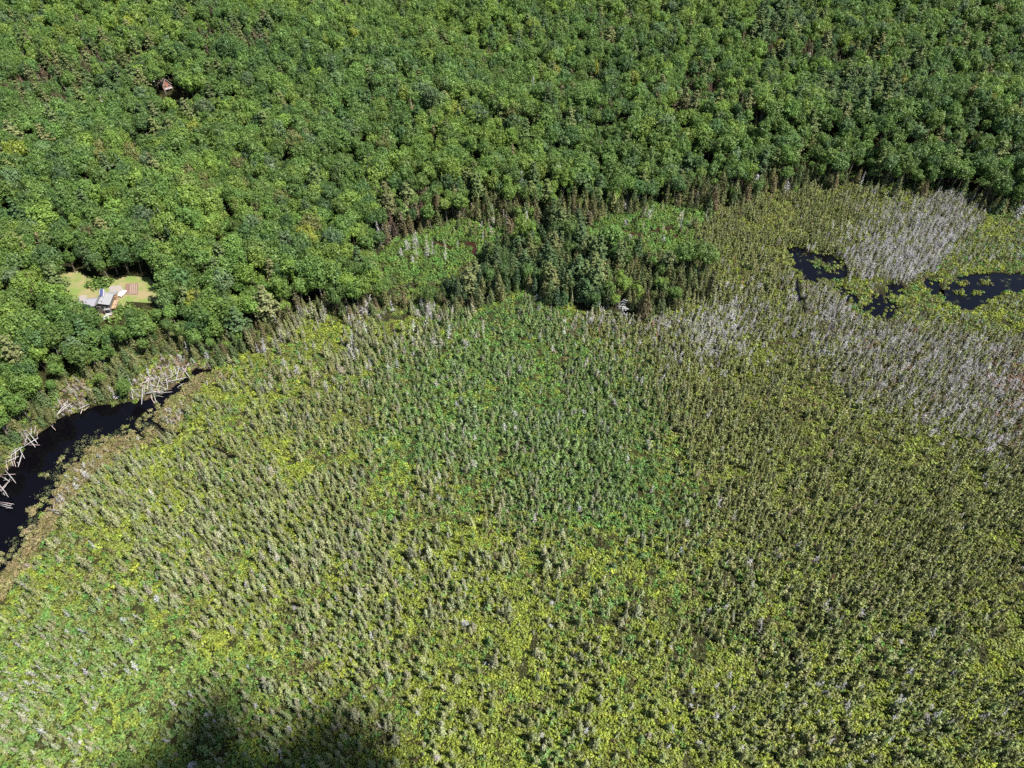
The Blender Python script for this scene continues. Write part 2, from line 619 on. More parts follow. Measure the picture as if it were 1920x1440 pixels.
def snag(seed, H=6.0, twigs=46, L0=1.0, wid=.10, lean=.05):
    """bare dead conifer: (trunk Solid, twig sprays)"""
    r = np.random.default_rng(seed)
    s = Solid()
    dx, dy = r.normal(size=2) * lean * H
    s.tube([(0, 0, -.4), (dx * .4, dy * .4, H * .5), (dx, dy, H)], [.11, .08, .02], 5)
    b = Sprays(seed + 3)
    t = r.uniform(.12, .98, twigs)
    a = r.uniform(0, 6.28, twigs)
    L = L0 * (1 - t) ** .6 * r.uniform(.4, 1.25, twigs) + .15
    d = np.stack([np.cos(a), np.sin(a), r.uniform(-.25, .35, twigs)], 1)
    c = d * (L * .5)[:, None] + np.stack([dx * t, dy * t, H * t], 1)
    b.add(c, r.normal(size=c.shape) + np.array([0, 0, .6]), wid * r.uniform(.7, 1.4, twigs), L / wid, along=d)
    k2 = twigs * 3
    i = r.integers(0, twigs, k2)
    f = r.uniform(.4, 1, k2)
    d2 = d[i] + .8 * r.normal(size=(k2, 3))
    L2 = L[i] * r.uniform(.25, .55, k2)
    c2 = d[i] * (L[i] * f)[:, None] + np.stack([dx * t[i], dy * t[i], H * t[i]], 1) + unit(d2) * (L2 * .5)[:, None]
    b.add(c2, r.normal(size=c2.shape) + np.array([0, 0, .4]), wid * .7, L2 / (wid * .7), along=d2)
    return s, b.arrays()


def shrub_patch(seed, rad=1.25, k=75, size=.36, h=.75, lumps=6):
    r = np.random.default_rng(seed)
    s = Sprays(seed)
    for j in range(lumps):
        a, q = r.uniform(0, 6.28), rad * math.sqrt(r.random()) * .85
        c = np.array([math.cos(a) * q, math.sin(a) * q, 0])
        lr = rad * r.uniform(.28, .5)
        hh = h * r.uniform(.5, 1.2)
        m = k // lumps
        d = unit(r.normal(size=(m, 3)))
        d[:, 2] = np.abs(d[:, 2])
        p = c + d * np.array([lr, lr, hh]) * np.clip(1 + .2 * r.normal(size=(m, 1)), .5, 1.4)
        s.add(p, d + .5 * r.normal(size=d.shape) + np.array([0, 0, .3]), r.uniform(.6, 1.3, m) * size, 1.2)
    return s.arrays()


def sedge_tuft(seed, rad=.9, k=60):
    r = np.random.default_rng(seed)
    s = Sprays(seed)
    a, q = r.uniform(0, 6.28, k), rad * np.sqrt(r.random(k))
    L = r.uniform(.35, .8, k)
    d = np.stack([r.normal(size=k) * .5, r.normal(size=k) * .5, np.full(k, .8)], 1)
    c = np.stack([np.cos(a) * q, np.sin(a) * q, L * .35], 1)
    s.add(c, np.stack([r.normal(size=k), r.normal(size=k), np.full(k, .7)], 1), .16, L / .16, along=d)
    return s.arrays()


def lily_patch(seed, rad=1.2, k=26):
    r = np.random.default_rng(seed)
    s = Sprays(seed)
    q = r.normal(size=(k, 2)) * rad * np.array([1.0, .6])
    c = np.stack([q[:, 0], q[:, 1], .02 + .003 * np.arange(k)], 1)
    s.add(c, np.stack([r.normal(size=k) * .04, r.normal(size=k) * .04, np.ones(k)], 1), r.uniform(.16, .36, k), 1.0)
    return s.arrays()


KINDS = {}


def add_kind(name, variants):
    """variants: list of (crown arrays, crown material, trunk Solid or None)"""
    out = []
    for i, (cr, cm, tr) in enumerate(variants):
        V, Fq, lv = cr
        crown = np_mesh(name + '_crown', V, Fq, [cm], lv=lv)
        trunk = tr.mesh(name + '_trunk', [M_BARK], smooth=True) if tr else None
        if tr:
            F2 = [tuple(f) for f in Fq.tolist()] + [tuple(len(V) + q for q in f) for f in tr.F]
            whole = np_mesh(name + '_whole', np.concatenate([V, np.array(tr.V)]), F2, [cm, M_BARK],
                            [0] * len(Fq) + [1] * len(tr.F), np.concatenate([lv, np.full(len(tr.F), .5)]))
        else:
            whole = crown
        top = float(V[:, 2].max())
        rad = float(np.percentile(np.hypot(V[:, 0], V[:, 1]), 96))
        out.append(dict(crown=crown, trunk=trunk, whole=whole, top=top, rad=rad, low=float(np.percentile(V[:, 2], 4))))
    KINDS[name] = out


add_kind('broadleaf_tree', [(crown_broad(100 + i, Rc=[4.2, 3.6, 4.6, 3.9, 4.3, 3.3, 5.0, 4.0][i], Hc=[5.5, 6.3, 5.6, 5.0, 6.4, 6.0, 5.8, 5.2][i]),
                             M_LEAF, trunk_broad(130 + i)) for i in range(8)])
add_kind('pine_tree', [(crown_pine(200 + i, [20, 22, 18, 21, 24][i]), M_NEEDLE, trunk_pine(230 + i, [20, 22, 18, 21, 24][i])) for i in range(5)])
add_kind('cedar_tree', [(crown_cone(300 + i, [11, 9.5, 12.5, 8.5, 10.5][i], [1.9, 1.7, 1.9, 1.7, 1.5][i], 620, .46, power=.62), M_NEEDLE,
                         trunk_small(330 + i, [11, 9.5, 12.5, 8.5, 10.5][i], .15)) for i in range(5)])
add_kind('spruce_tree', [(crown_cone(400 + i, [6.5, 5.4, 7.4, 6.0, 4.8, 8.2][i], [1.0, 1.05, .95, .85, .95, 1.05][i], 300, .33, power=.85, rag=.34,
                                     droop=.15, asp=1.6), M_NEEDLE, trunk_small(430 + i, [6.5, 5.4, 7.4, 6.0, 4.8, 8.2][i])) for i in range(6)])
add_kind('larch_tree', [(crown_larch(500 + i, [5.2, 4.5, 5.8, 4.2, 6.4][i], [1.25, 1.2, 1.3, 1.15, 1.2][i]), M_NEEDLE,
                         trunk_small(530 + i, [5.2, 4.5, 5.8, 4.2, 6.4][i])) for i in range(5)])
add_kind('sapling', [(crown_cone(600 + i, [4.0, 3.4, 4.6, 3.0, 3.8][i], [1.05, 1.0, 1.1, .95, .9][i], 210, .40, power=.5, rag=.25, up=.5), M_SHRUB,
                      trunk_small(630 + i, [4.0, 3.4, 4.6, 3.0, 3.8][i], .05)) for i in range(5)])
sn = []
for i in range(6):
    st, sp_ = snag(700 + i, [6.0, 5.0, 7.0, 4.4, 8.0, 5.5][i], [44, 40, 50, 52, 54, 64][i], [1.0, 1.25, 1.0, 1.3, 1.1, 1.5][i])
    sn.append((sp_, M_TWIG, st))
add_kind('dead_tree', sn)
add_kind('bog_shrub', [(shrub_patch(800 + i), M_SHRUB, None) for i in range(6)])
add_kind('meadow_bush', [(shrub_patch(850 + i, 1.7, 170, .42, 1.7, 8), M_SHRUB, None) for i in range(5)])
add_kind('sedge', [(sedge_tuft(900 + i), M_SHRUB, None) for i in range(4)])
add_kind('lily', [(lily_patch(950 + i), M_SHRUB, None) for i in range(4)])

# dead trees carry bare twigs: their wood is the same grey
for v in KINDS['dead_tree']:
    for me in (v['trunk'], v['whole']):
        me.materials[len(me.materials) - 1] = M_LOG

# ------------------------------------------------------------------ what grows where (zones surveyed on the photograph)
ZONES = ['forest', 'edge', 'conif', 'cedar', 'island', 'meadow', 'clearing', 'water', 'yg', 'center', 'olive', 'grey', 'pale', 'sedge',
         'brown', 'fringe', 'marsh', 'grey2', 'logjam', 'bare', 'pinespot', 'bronze', 'lowright']
ZI = {z: i for i, z in enumerate(ZONES)}


def ell(cx, cy, a, b, n=14):
    return [(cx + a * math.cos(6.2832 * k / n), cy + b * math.sin(6.2832 * k / n)) for k in range(n)]


PAINT = [
    ('conif', ell(110, 165, 95, 42)), ('conif', ell(225, 125, 48, 46)), ('conif', ell(440, 80, 60, 26)), ('conif', ell(1300, 165, 60, 18)),
    ('conif', ell(1235, 186, 75, 9)), ('conif', ell(1540, 96, 110, 26)), ('conif', ell(1420, 60, 60, 22)), ('conif', ell(1130, 40, 40, 25)),
    ('pinespot', ell(1590, 190, 90, 24)), ('pinespot', ell(1460, 40, 60, 20)), ('pinespot', ell(1690, 130, 60, 24)), ('conif', ell(1780, 260, 30, 22)),
    ('conif', ell(940, 130, 18, 18)), ('conif', ell(1380, 210, 30, 18)), ('pinespot', ell(230, 160, 34, 22)), ('conif', ell(30, 195, 50, 22)),
    ('bronze', ell(380, 350, 70, 40)), ('bronze', ell(500, 400, 60, 30)), ('bronze', ell(240, 300, 40, 22)), ('bronze', ell(160, 300, 30, 16)),
    ('edge', [(560, 330), (700, 350), (800, 335), (900, 345), (1050, 352), (1150, 340), (1230, 325), (1400, 312), (1560, 318), (1700, 330),
              (1860, 366), (2100, 390), (2100, 430), (1920, 402), (1800, 376), (1640, 352), (1450, 362), (1330, 400), (1240, 385),
              (1150, 400), (1060, 436), (960, 428), (880, 412), (800, 430), (730, 445), (690, 490), (640, 500), (660, 440), (700, 400)]),
    ('conif', ell(760, 395, 42, 48)), ('cedar', ell(950, 395, 70, 30)), ('cedar', ell(1110, 385, 90, 24)), ('cedar', ell(1330, 350, 60, 26)),
    ('cedar', ell(1500, 330, 90, 16)),
    ('cedar', [(-160, 1080), (-60, 960), (0, 900), (60, 830), (110, 780), (250, 748), (330, 718), (400, 690), (500, 638), (640, 592), (860, 577),
               (960, 552), (1060, 560), (1060, 530), (900, 535), (780, 556), (640, 562), (560, 566), (470, 604), (390, 630), (330, 616),
               (240, 628), (190, 662), (110, 692), (60, 742), (0, 800), (-160, 900)]),
    ('yg', BOG),
    ('meadow', MEADOW),
    ('island', ISLAND),
    ('cedar', [(1130, 500), (1190, 482), (1300, 500), (1350, 510), (1335, 548), (1240, 582), (1180, 578), (1130, 560)]),
    ('fringe', [(520, 625), (560, 606), (640, 588), (760, 583), (830, 580), (800, 610), (740, 640), (660, 670), (560, 690), (480, 700), (450, 670)]),
    ('center', [(830, 590), (960, 552), (1065, 560), (1090, 600), (1130, 640), (1200, 690), (1250, 780), (1240, 850), (1300, 900), (1290, 990), (1200, 1040),
                (1080, 1000), (1000, 960), (900, 900), (800, 860), (700, 850), (620, 800), (580, 750), (620, 700), (740, 660), (800, 620)]),
    ('olive', [(1090, 640), (1090, 590), (1200, 600), (1260, 586), (1335, 552), (1350, 500), (1330, 470), (1325, 405), (1370, 378), (1450, 362),
               (1560, 347), (1700, 356), (1860, 390), (2300, 450), (2300, 1240), (1800, 1160), (1600, 1120), (1480, 1010), (1400, 1040),
               (1300, 1010), (1300, 900), (1240, 850), (1250, 780), (1200, 690), (1130, 640)]),
    ('olive', ell(660, 760, 70, 50)), ('olive', ell(640, 800, 60, 40)),
    ('grey2', [(1085, 575), (1200, 592), (1280, 600), (1420, 560), (1440, 590), (1400, 630), (1350, 660), (1290, 675), (1230, 650), (1150, 640), (1095, 610)]),
    ('grey', [(1230, 620), (1290, 600), (1360, 590), (1410, 545), (1430, 560), (1400, 620), (1345, 665), (1280, 672)]),
    ('grey', [(1580, 480), (1600, 450), (1660, 425), (1740, 400), (1790, 375), (1830, 392), (1780, 430), (1770, 470), (1740, 500), (1690, 520), (1640, 530), (1600, 515)]),
    ('grey2', [(1620, 365), (1700, 352), (1830, 378), (1840, 400), (1700, 410), (1640, 400)]),
    ('grey2', [(1500, 525), (1560, 530), (1600, 590), (1700, 610), (1800, 640), (1920, 620), (2300, 600), (2300, 930), (1900, 860), (1780, 800),
               (1640, 740), (1560, 680), (1520, 600)]),
    ('grey', [(1520, 545), (1560, 540), (1590, 590), (1560, 620), (1520, 590)]),
    ('grey', ell(1720, 660, 50, 24)), ('grey', ell(1860, 680, 50, 40)), ('grey', ell(1820, 750, 40, 26)), ('grey', ell(1860, 830, 46, 24)),
    ('grey', ell(1600, 640, 30, 18)),
    ('marsh', [(1580, 520), (1700, 520), (1760, 490), (1800, 450), (1860, 400), (2200, 430), (2200, 610), (1800, 625), (1700, 605), (1610, 590), (1540, 525)]),
    ('grey', ell(1690, 470, 74, 44)),
    ('lowright', [(1300, 1010), (1400, 1045), (1480, 1010), (1600, 1120), (1800, 1160), (2300, 1240), (2300, 1700), (1180, 1700), (1230, 1300), (1270, 1100)]),
    ('brown', [(1885, 690), (1900, 682), (2300, 660), (2300, 820), (1915, 805), (1890, 780)]),
    ('pale', [(-400, 1240), (60, 1130), (200, 1110), (330, 1190), (420, 1240), (520, 1330), (560, 1440), (640, 1700), (-400, 1700)]),
    ('sedge', [(-160, 1200), (0, 1078), (30, 1045), (90, 950), (100, 900), (150, 855), (200, 825), (285, 797), (292, 770), (345, 715), (400, 690),
               (430, 700), (380, 730), (350, 770), (330, 810), (250, 840), (190, 880), (150, 920), (130, 950), (80, 1010), (60, 1060), (20, 1110), (-160, 1240)]),
    ('logjam', LOGJAM), ('logjam', LOGJAM_B), ('logjam', LOGJAM_C),
    ('clearing', CLEARING), ('clearing', ell(330, 172, 17, 8)),
    ('water', POND), ('water', POOL_A), ('water', POOL_B), ('water', POOL_C), ('water', POOL_D), ('water', POOL_E), ('water', POOL_F),
    ('marsh', [(1520, 492), (1534, 485), (1548, 496), (1562, 492), (1574, 500), (1566, 508), (1552, 512), (1536, 508)]),
    ('marsh', ell(1804, 534, 9, 4)), ('marsh', ell(1850, 532, 16, 4)), ('marsh', ell(1800, 552, 14, 3)), ('marsh', ell(1832, 550, 10, 3)),
    ('sedge', ell(62, 960, 10, 8)), ('sedge', ell(50, 1000, 8, 6)), ('sedge', ell(170, 842, 10, 5)),
]
HARD = {'clearing', 'water', 'logjam', 'meadow', 'sedge'}
# raster: 2 px cells over an enlarged frame
RS = 3
U0, V0, U1, V1 = -400, -300, 2320, 1700
ru, rv = np.meshgrid(np.arange(U0, U1, RS) + RS / 2, np.arange(V0, V1, RS) + RS / 2, indexing='ij')
ZMAP = np.zeros(ru.shape, np.int8)
_a, _b, _c, _d = N1(ru, rv, 60) - .5, N3(ru, rv, 22) - .5, N2(ru, rv, 60) - .5, N4(ru, rv, 22) - .5
WOB = {'hard': (ru + 8 * _b, rv + 7 * _d), 'mid': (ru + 13 * _b, rv + 11 * _d), 'soft': (ru + 60 * _a + 44 * _b, rv + 44 * _c + 34 * _d)}
for zn, poly in PAINT:
    w_ = 'mid' if zn in ('yg', 'cedar', 'edge', 'island') else 'hard' if zn in HARD or len(poly) <= 14 and zn == 'marsh' else 'soft'
    uu, vv = WOB[w_]
    pu_, pv_ = [p_[0] for p_ in poly], [p_[1] for p_ in poly]
    box = (slice(max(0, int((min(pu_) - 60 - U0) / RS)), max(0, int((max(pu_) + 60 - U0) / RS))),
           slice(max(0, int((min(pv_) - 50 - V0) / RS)), max(0, int((max(pv_) + 50 - V0) / RS))))
    ZMAP[box][pip(uu[box], vv[box], poly)] = ZI[zn]
KEEP = np.zeros(ru.shape, bool)            # things that no crown may hide
for p in (GARDEN_PX, HOUSE_PX, CABIN_PX, POND, POOL_A, POOL_B, POOL_C, MEADOW_OPEN):
    KEEP |= pip(ru, rv, p)


def cell(u, v):
    return (np.clip(((u - U0) / RS).astype(int), 0, ZMAP.shape[0] - 1), np.clip(((v - V0) / RS).astype(int), 0, ZMAP.shape[1] - 1))


SOFTZ = None


def zone_at(x, y, h=0.0, mix=0.0):
    u, v, d = proj(x, y, zat(x, y) + h)
    z_ = ZMAP[cell(u, v)]
    if mix:                                            # neighbours of the open bog grow into one another
        soft = [ZI[k] for k in ('yg', 'center', 'olive', 'grey', 'grey2', 'pale', 'fringe', 'lowright', 'brown')]
        z2 = ZMAP[cell(u + mix * RNG.normal(size=len(x)), v + .7 * mix * RNG.normal(size=len(x)))]
        z_ = np.where(np.isin(z_, soft) & np.isin(z2, soft), z2, z_)
    return z_, u, v, d


def candidates(sp):
    """jittered points over the strip of land the camera sees, with a margin"""
    xs = np.arange(-600, 600, sp)
    ys = np.arange(26, 780, sp)
    X, Y = np.meshgrid(xs, ys, indexing='ij')
    X = X + (np.arange(X.shape[1]) % 2)[None, :] * sp * .5
    X = X + RNG.uniform(-.42, .42, X.shape) * sp
    Y = Y + RNG.uniform(-.42, .42, Y.shape) * sp
    X, Y = X.ravel(), Y.ravel()
    u, v, d = proj(X, Y, zat(X, Y))
    m = (u > -170) & (u < 2090) & (v > -70) & (v < 1560)
    return X[m], Y[m]


PLANTS = {k: dict(pos=[], yaw=[], sc=[], var=[], tint=[], zone=[]) for k in KINDS}


def blend(cols, n, jit=.14):
    c = np.array(cols)
    i = RNG.integers(0, len(c), n)
    j = RNG.integers(0, len(c), n)
    f = RNG.uniform(0, .45, n)[:, None]
    return np.clip((c[i] * (1 - f) + c[j] * f) * (1 + jit * RNG.normal(size=(n, 1))) * (1 + .03 * RNG.normal(size=(n, 3))), .004, .9)


def plant(kind, x, y, smin, smax, cols, zone, sink=0.0, thin=(0.9, 1.1), protect=True, bright=None):
    n = len(x)
    if n == 0:
        return
    z = np.maximum(zat(x, y), -.42) - sink
    sc = smin + (smax - smin) * (RNG.random(n) ** 1.5 if kind in ('spruce_tree', 'larch_tree', 'dead_tree', 'sapling') else RNG.random(n))
    var = RNG.integers(0, len(KINDS[kind]), n)
    tint = blend(cols, n)
    if bright is not None:
        tint = tint * bright[:, None]
    keep = np.ones(n, bool)
    if protect:
        top = np.array([k['top'] for k in KINDS[kind]])[var] * sc
        low = np.array([k['low'] for k in KINDS[kind]])[var] * sc
        rad = np.array([k['rad'] for k in KINDS[kind]])[var] * sc
        for hz in (0.02, .35, .7, 1.0):
            for dx, dy in ((0, 0), (-.8, 0), (.8, 0), (0, -.6)):
                if hz in (.02, 1.0) and dx:
                    continue
                u, v, d = proj(x + dx * rad, y + dy * rad, z + low + (top - low) * hz)
                keep &= ~KEEP[cell(u, v)]
        if kind in ('broadleaf_tree', 'pine_tree'):
            for f_ in (.5, .8):
                sx, sy = x - SUN_DIR[0] / SUN_DIR[2] * top * f_, y - SUN_DIR[1] / SUN_DIR[2] * top * f_
                u, v, d = proj(sx, sy, zat(sx, sy))
                keep &= ~(pip(u, v, CLEARING) & (u > 196) & (RNG.random(n) < .85))
    P = PLANTS[kind]
    w = RNG.uniform(*thin, n)
    P['pos'].append(np.stack([x, y, z], 1)[keep])
    P['yaw'].append(RNG.uniform(0, 6.283, n)[keep])
    P['sc'].append(np.stack([sc * w, sc * w, sc], 1)[keep])
    P['var'].append(var[keep])
    P['tint'].append(tint[keep])
    P['zone'].append(np.full(keep.sum(), ZI[zone]))


# colours of foliage (reflectance)
G_BRIGHT, G_MID, G_DARK, G_GREY, G_YEL = (.132, .202, .037), (.088, .150, .034), (.056, .106, .034), (.092, .142, .064), (.18, .21, .03)
G_BRONZE = (.125, .130, .045)
P_PALE, P_BLUE, P_OLIVE = (.165, .178, .070), (.068, .115, .044), (.110, .142, .046)
C_OLIVE, C_BROWN, C_GREEN = (.125, .130, .052), (.120, .102, .055), (.080, .118, .042)
S_PALE, S_GREY, S_OLIVE, S_GREEN = (.228, .248, .120), (.245, .248, .162), (.212, .230, .088), (.158, .228, .082)
D_GREY, D_LAV, D_TAN, D_RUST = (.410, .402, .388), (.400, .394, .402), (.31, .27, .21), (.27, .13, .075)

# --- upland wood
x, y = candidates(4.9)
z, u, v, d = zone_at(x, y, 9.0)
zb, ub, vb, _ = zone_at(x, y, 0.0)
rnd = RNG.random(len(x))
dry = (zb != ZI['water']) & (zb != ZI['clearing']) & (zb != ZI['meadow']) & (zb != ZI['yg']) & (zb != ZI['center']) & (zb != ZI['fringe'])
dry &= (zb != ZI['olive']) & (zb != ZI['grey2']) & (zb != ZI['grey']) & (zb != ZI['sedge']) & (zb != ZI['logjam']) & (zb != ZI['marsh'])
sl = N2(x, y, 70) * .6 + N1(x, y, 28) * .4
fz = dry & (z == ZI['forest'])
vale = (x > 5) & (x < 330) & (y > 416 + .02 * x) & (y < 456 + .02 * x)      # the damp dip behind the ridge holds thin low conifers
fz &= ~(vale & (RNG.random(len(x)) < .85))
mixes = [(G_BRIGHT, G_MID), (G_MID, G_MID, G_DARK, G_MID), (G_MID, G_GREY, G_MID), (G_YEL, G_BRIGHT, G_BRONZE)]
cls = np.where(rnd < .02, 3, np.where(sl + .25 * (RNG.random(len(x)) - .5) > .52, 0, 1))
cls = np.where((RNG.random(len(x)) < .12) & (cls != 3), 2, cls)
isp = RNG.random(len(x)) < .05
for c in range(4):
    m = fz & (cls == c) & ~isp
    plant('broadleaf_tree', x[m], y[m], .5, 1.16, mixes[c], 'forest', thin=(.8, 1.2))
m = fz & isp
plant('pine_tree', x[m], y[m], .75, 1.0, (P_BLUE, P_OLIVE, P_BLUE, P_PALE), 'forest')
m = dry & (z == ZI['bronze'])
plant('broadleaf_tree', x[m & (rnd < .55)], y[m & (rnd < .55)], .7, 1.05, (G_BRONZE, G_BRIGHT, G_MID, G_MID), 'bronze')
plant('broadleaf_tree', x[m & (rnd >= .55)], y[m & (rnd >= .55)], .7, 1.05, (G_MID, G_BRIGHT), 'bronze')
m = dry & (z == ZI['pinespot'])
plant('pine_tree', x[m & (rnd < .5)], y[m & (rnd < .5)], .8, 1.05, (P_BLUE, P_BLUE, P_OLIVE), 'pinespot')
plant('broadleaf_tree', x[m & (rnd > .6)], y[m & (rnd > .6)], .75, 1.05, (G_MID, G_GREY), 'pinespot')
m = dry & (z == ZI['conif'])
plant('broadleaf_tree', x[m & (rnd < .3)], y[m & (rnd < .3)], .65, .95, (G_MID, G_DARK), 'conif')
plant('pine_tree', x[m & (rnd > .86)], y[m & (rnd > .86)], .7, .95, (P_PALE, P_OLIVE, P_BLUE), 'conif')
m = dry & (z == ZI['edge'])
plant('broadleaf_tree', x[m & (rnd < .62)], y[m & (rnd < .62)], .6, .95, (G_MID, G_BRIGHT, G_DARK), 'edge')
plant('pine_tree', x[m & (rnd > .9)], y[m & (rnd > .9)], .7, .95, (P_BLUE, P_OLIVE), 'edge')
m = dry & (z == ZI['island'])
plant('pine_tree', x[m & (rnd < .40)], y[m & (rnd < .40)], .62, .92, (P_PALE, P_OLIVE, P_BLUE, P_BLUE), 'island')
plant('broadleaf_tree', x[m & (rnd > .85)], y[m & (rnd > .85)], .55, .75, (G_MID, G_DARK), 'island')
m = dry & (z == ZI['cedar']) & (rnd < .24)
plant('broadleaf_tree', x[m], y[m], .42, .75, (G_MID, G_BRIGHT), 'cedar')
bp = [at(u_, v_) for u_, v_ in ((222, 584), (233, 583), (246, 582), (236, 592), (158, 594), (170, 597), (146, 588), (182, 601), (214, 600), (190, 536), (180, 535), (203, 533),
                                (262, 590), (276, 596), (270, 610), (284, 604))]
plant('meadow_bush', np.array([p[0] for p in bp]), np.array([p[1] for p in bp]), 1.3, 1.9, (G_BRIGHT, G_MID), 'clearing', protect=False)
# cedars and slender spruces
x, y = candidates(3.1)
z, u, v, d = zone_at(x, y, 3.5)
zb, _, _, _ = zone_at(x, y, 0)
rnd = RNG.random(len(x))
ok = ~np.isin(zb, [ZI['water'], ZI['clearing'], ZI['logjam'], ZI['sedge']])
m = ok & (z == ZI['cedar']) & (rnd < .86)
bank = u < 420
plant('cedar_tree', x[m & bank], y[m & bank], .45, .85, (C_OLIVE, C_GREEN, (.125, .135, .05), C_OLIVE), 'cedar', thin=(1.1, 1.5))
east = u > 1080
plant('cedar_tree', x[m & ~bank & ~east], y[m & ~bank & ~east], .5, 1.1, (C_OLIVE, C_BROWN, C_GREEN, C_OLIVE), 'cedar')
plant('cedar_tree', x[m & east], y[m & east], .7, 1.15, (C_OLIVE, C_GREEN, C_OLIVE, (.075, .095, .04)), 'cedar')
m = ok & (z == ZI['cedar']) & (rnd > .93)
plant('dead_tree', x[m], y[m], .9, 1.3, (D_GREY, D_TAN), 'cedar')
vale = (x > 5) & (x < 330) & (y > 416 + .02 * x) & (y < 456 + .02 * x)
m = ok & vale & (z != ZI['conif']) & (rnd < .4)
plant('cedar_tree', x[m], y[m], .55, 1.0, (C_BROWN, C_OLIVE, C_GREEN, (.12, .10, .07)), 'conif')
m = ok & vale & (rnd > .965)
plant('dead_tree', x[m], y[m], 1.2, 1.7, (D_GREY, D_TAN), 'conif')
m = ok & (z == ZI['conif']) & (rnd < .55)
plant('cedar_tree', x[m], y[m], .85, 1.3, (C_BROWN, C_OLIVE, C_BROWN, (.10, .065, .05)), 'conif')
m = ok & (z == ZI['conif']) & (rnd > .95)
plant('dead_tree', x[m], y[m], 1.3, 1.9, (D_GREY, D_TAN, D_RUST), 'conif')
m = ok & (z == ZI['edge']) & (rnd < .22)
plant('cedar_tree', x[m], y[m], .8, 1.3, (C_OLIVE, C_BROWN, C_GREEN), 'edge')
m = ok & (z == ZI['edge']) & (rnd > .96)
plant('dead_tree', x[m], y[m], 1.3, 2.0, (D_GREY, D_LAV), 'edge')
m = ok & (z == ZI['island']) & (rnd < .7)
plant('cedar_tree', x[m], y[m], .75, 1.35, ((.055, .098, .036), C_GREEN, C_OLIVE, (.06, .10, .05)), 'island')
m = ok & (z == ZI['forest']) & (rnd > .9955)
plant('dead_tree', x[m], y[m], 2.0, 2.6, (D_GREY, D_RUST), 'forest')
m = ok & (z == ZI['forest']) & (rnd < .012 + .03 * (u > 900))
plant('cedar_tree', x[m], y[m], 1.25, 1.75, ((.055, .095, .038), C_GREEN, C_BROWN), 'forest')
m = ok & (z == ZI['meadow']) & (rnd > .90)
plant('cedar_tree', x[m], y[m], .4, .75, (C_OLIVE, C_GREEN, S_OLIVE), 'meadow')
m = ok & (z == ZI['meadow']) & (rnd < .05)
plant('dead_tree', x[m], y[m], .8, 1.3, (D_GREY, D_TAN), 'meadow', protect=False)
m = ok & (z == ZI['meadow']) & (rnd < .5) & (((u - 790) / 26) ** 2 + ((v - 462) / 26) ** 2 < 1)
plant('dead_tree', x[m], y[m], .9, 1.4, (D_GREY, D_TAN), 'meadow', protect=False)
def rnd_l(k):
    return RNG.random(k)


# undergrowth below the wood's edge and in the meadow
x, y = candidates(2.5)
z, u, v, d = zone_at(x, y, .8)
m = (z == ZI['meadow'])
plant('meadow_bush', x[m], y[m], .7, 1.15, (G_BRIGHT, (.10, .21, .045), G_MID, (.13, .2, .05)), 'meadow', protect=False)
m = np.isin(z, [ZI['edge'], ZI['cedar'], ZI['island']]) | ((z == ZI['forest']) & (u > 620) & (u < 920) & (v > 490))
m &= RNG.random(len(x)) < .9
plant('meadow_bush', x[m], y[m], .5, 1.05, (G_MID, G_BRIGHT, C_GREEN, C_OLIVE), 'edge', protect=False)
m = (z == ZI['logjam']) & (rnd_l(len(x)) < .35)
plant('meadow_bush', x[m], y[m], .35, .7, (C_OLIVE, C_GREEN, S_OLIVE), 'edge', protect=False)

# --- the bog: small trees
x, y = candidates(1.6)
z, u, v, d = zone_at(x, y, 1.6, 40)
zb, _, _, _ = zone_at(x, y, 0)
n = len(x)
rnd, r2 = RNG.random(n), RNG.random(n)
ok = ~np.isin(zb, [ZI['water'], ZI['clearing']])
clump = N3(x, y, 7) * .5 + N4(x, y, 19) * .5
DENS = .55 + .85 * np.exp(-((u - 560) / 300) ** 2 - ((v - 1020) / 190) ** 2) + .3 * np.exp(-((u - 900) / 260) ** 2 - ((v - 900) / 200) ** 2)


def bog(zone, kind, prob, smin, smax, cols, lo=0.0):
    global rnd
    p = prob * np.clip(.1 + 1.8 * (clump - .3) / .4, .08, 2.0) * (DENS if zone == 'yg' else 1)
    if zone in ('grey', 'grey2', 'logjam'):
        p = np.full(n, prob)
    m = ok & (z == ZI[zone]) & (rnd >= lo) & (rnd < lo + p)
    plant(kind, x[m], y[m], smin, smax, cols, zone, thin=(.65, 1.15))


bog('yg', 'spruce_tree', .44, .28, 1.12, (S_PALE, S_GREY, S_PALE, S_OLIVE))
bog('yg', 'larch_tree', .12, .5, 1.0, (S_PALE, S_GREEN, S_OLIVE), .66)
bog('yg', 'dead_tree', .028, .5, .95, (D_GREY, D_LAV, D_TAN), .86)
bog('yg', 'sapling', .035, .5, .9, (S_GREEN, (.10, .17, .05)), .93)
bog('center', 'sapling', .46, .5, 1.1, (S_GREEN, (.145, .215, .075), (.175, .225, .125), (.15, .22, .07)))
bog('center', 'spruce_tree', .13, .4, .95, (S_PALE, S_GREEN, S_GREY), .80)
bog('center', 'dead_tree', .02, .6, 1.1, (D_GREY, D_TAN, D_LAV), .965)
bog('olive', 'larch_tree', .62, .5, 1.0, (S_OLIVE, (.17, .19, .07), S_OLIVE, (.195, .20, .11)))
bog('olive', 'spruce_tree', .12, .4, .75, (S_OLIVE, S_PALE), .80)
bog('olive', 'dead_tree', .02, .5, .9, (D_GREY, D_LAV, D_RUST), .93)
bog('grey', 'dead_tree', .88, .5, .95, (D_GREY, D_LAV, D_LAV, D_GREY))
bog('grey', 'larch_tree', .10, .45, .8, (S_GREY, S_OLIVE), .9)
bog('grey2', 'dead_tree', .47, .5, .9, (D_GREY, D_LAV, (.30, .29, .25)))
bog('grey2', 'larch_tree', .40, .5, .95, (S_GREY, (.19, .19, .125), S_OLIVE), .5)
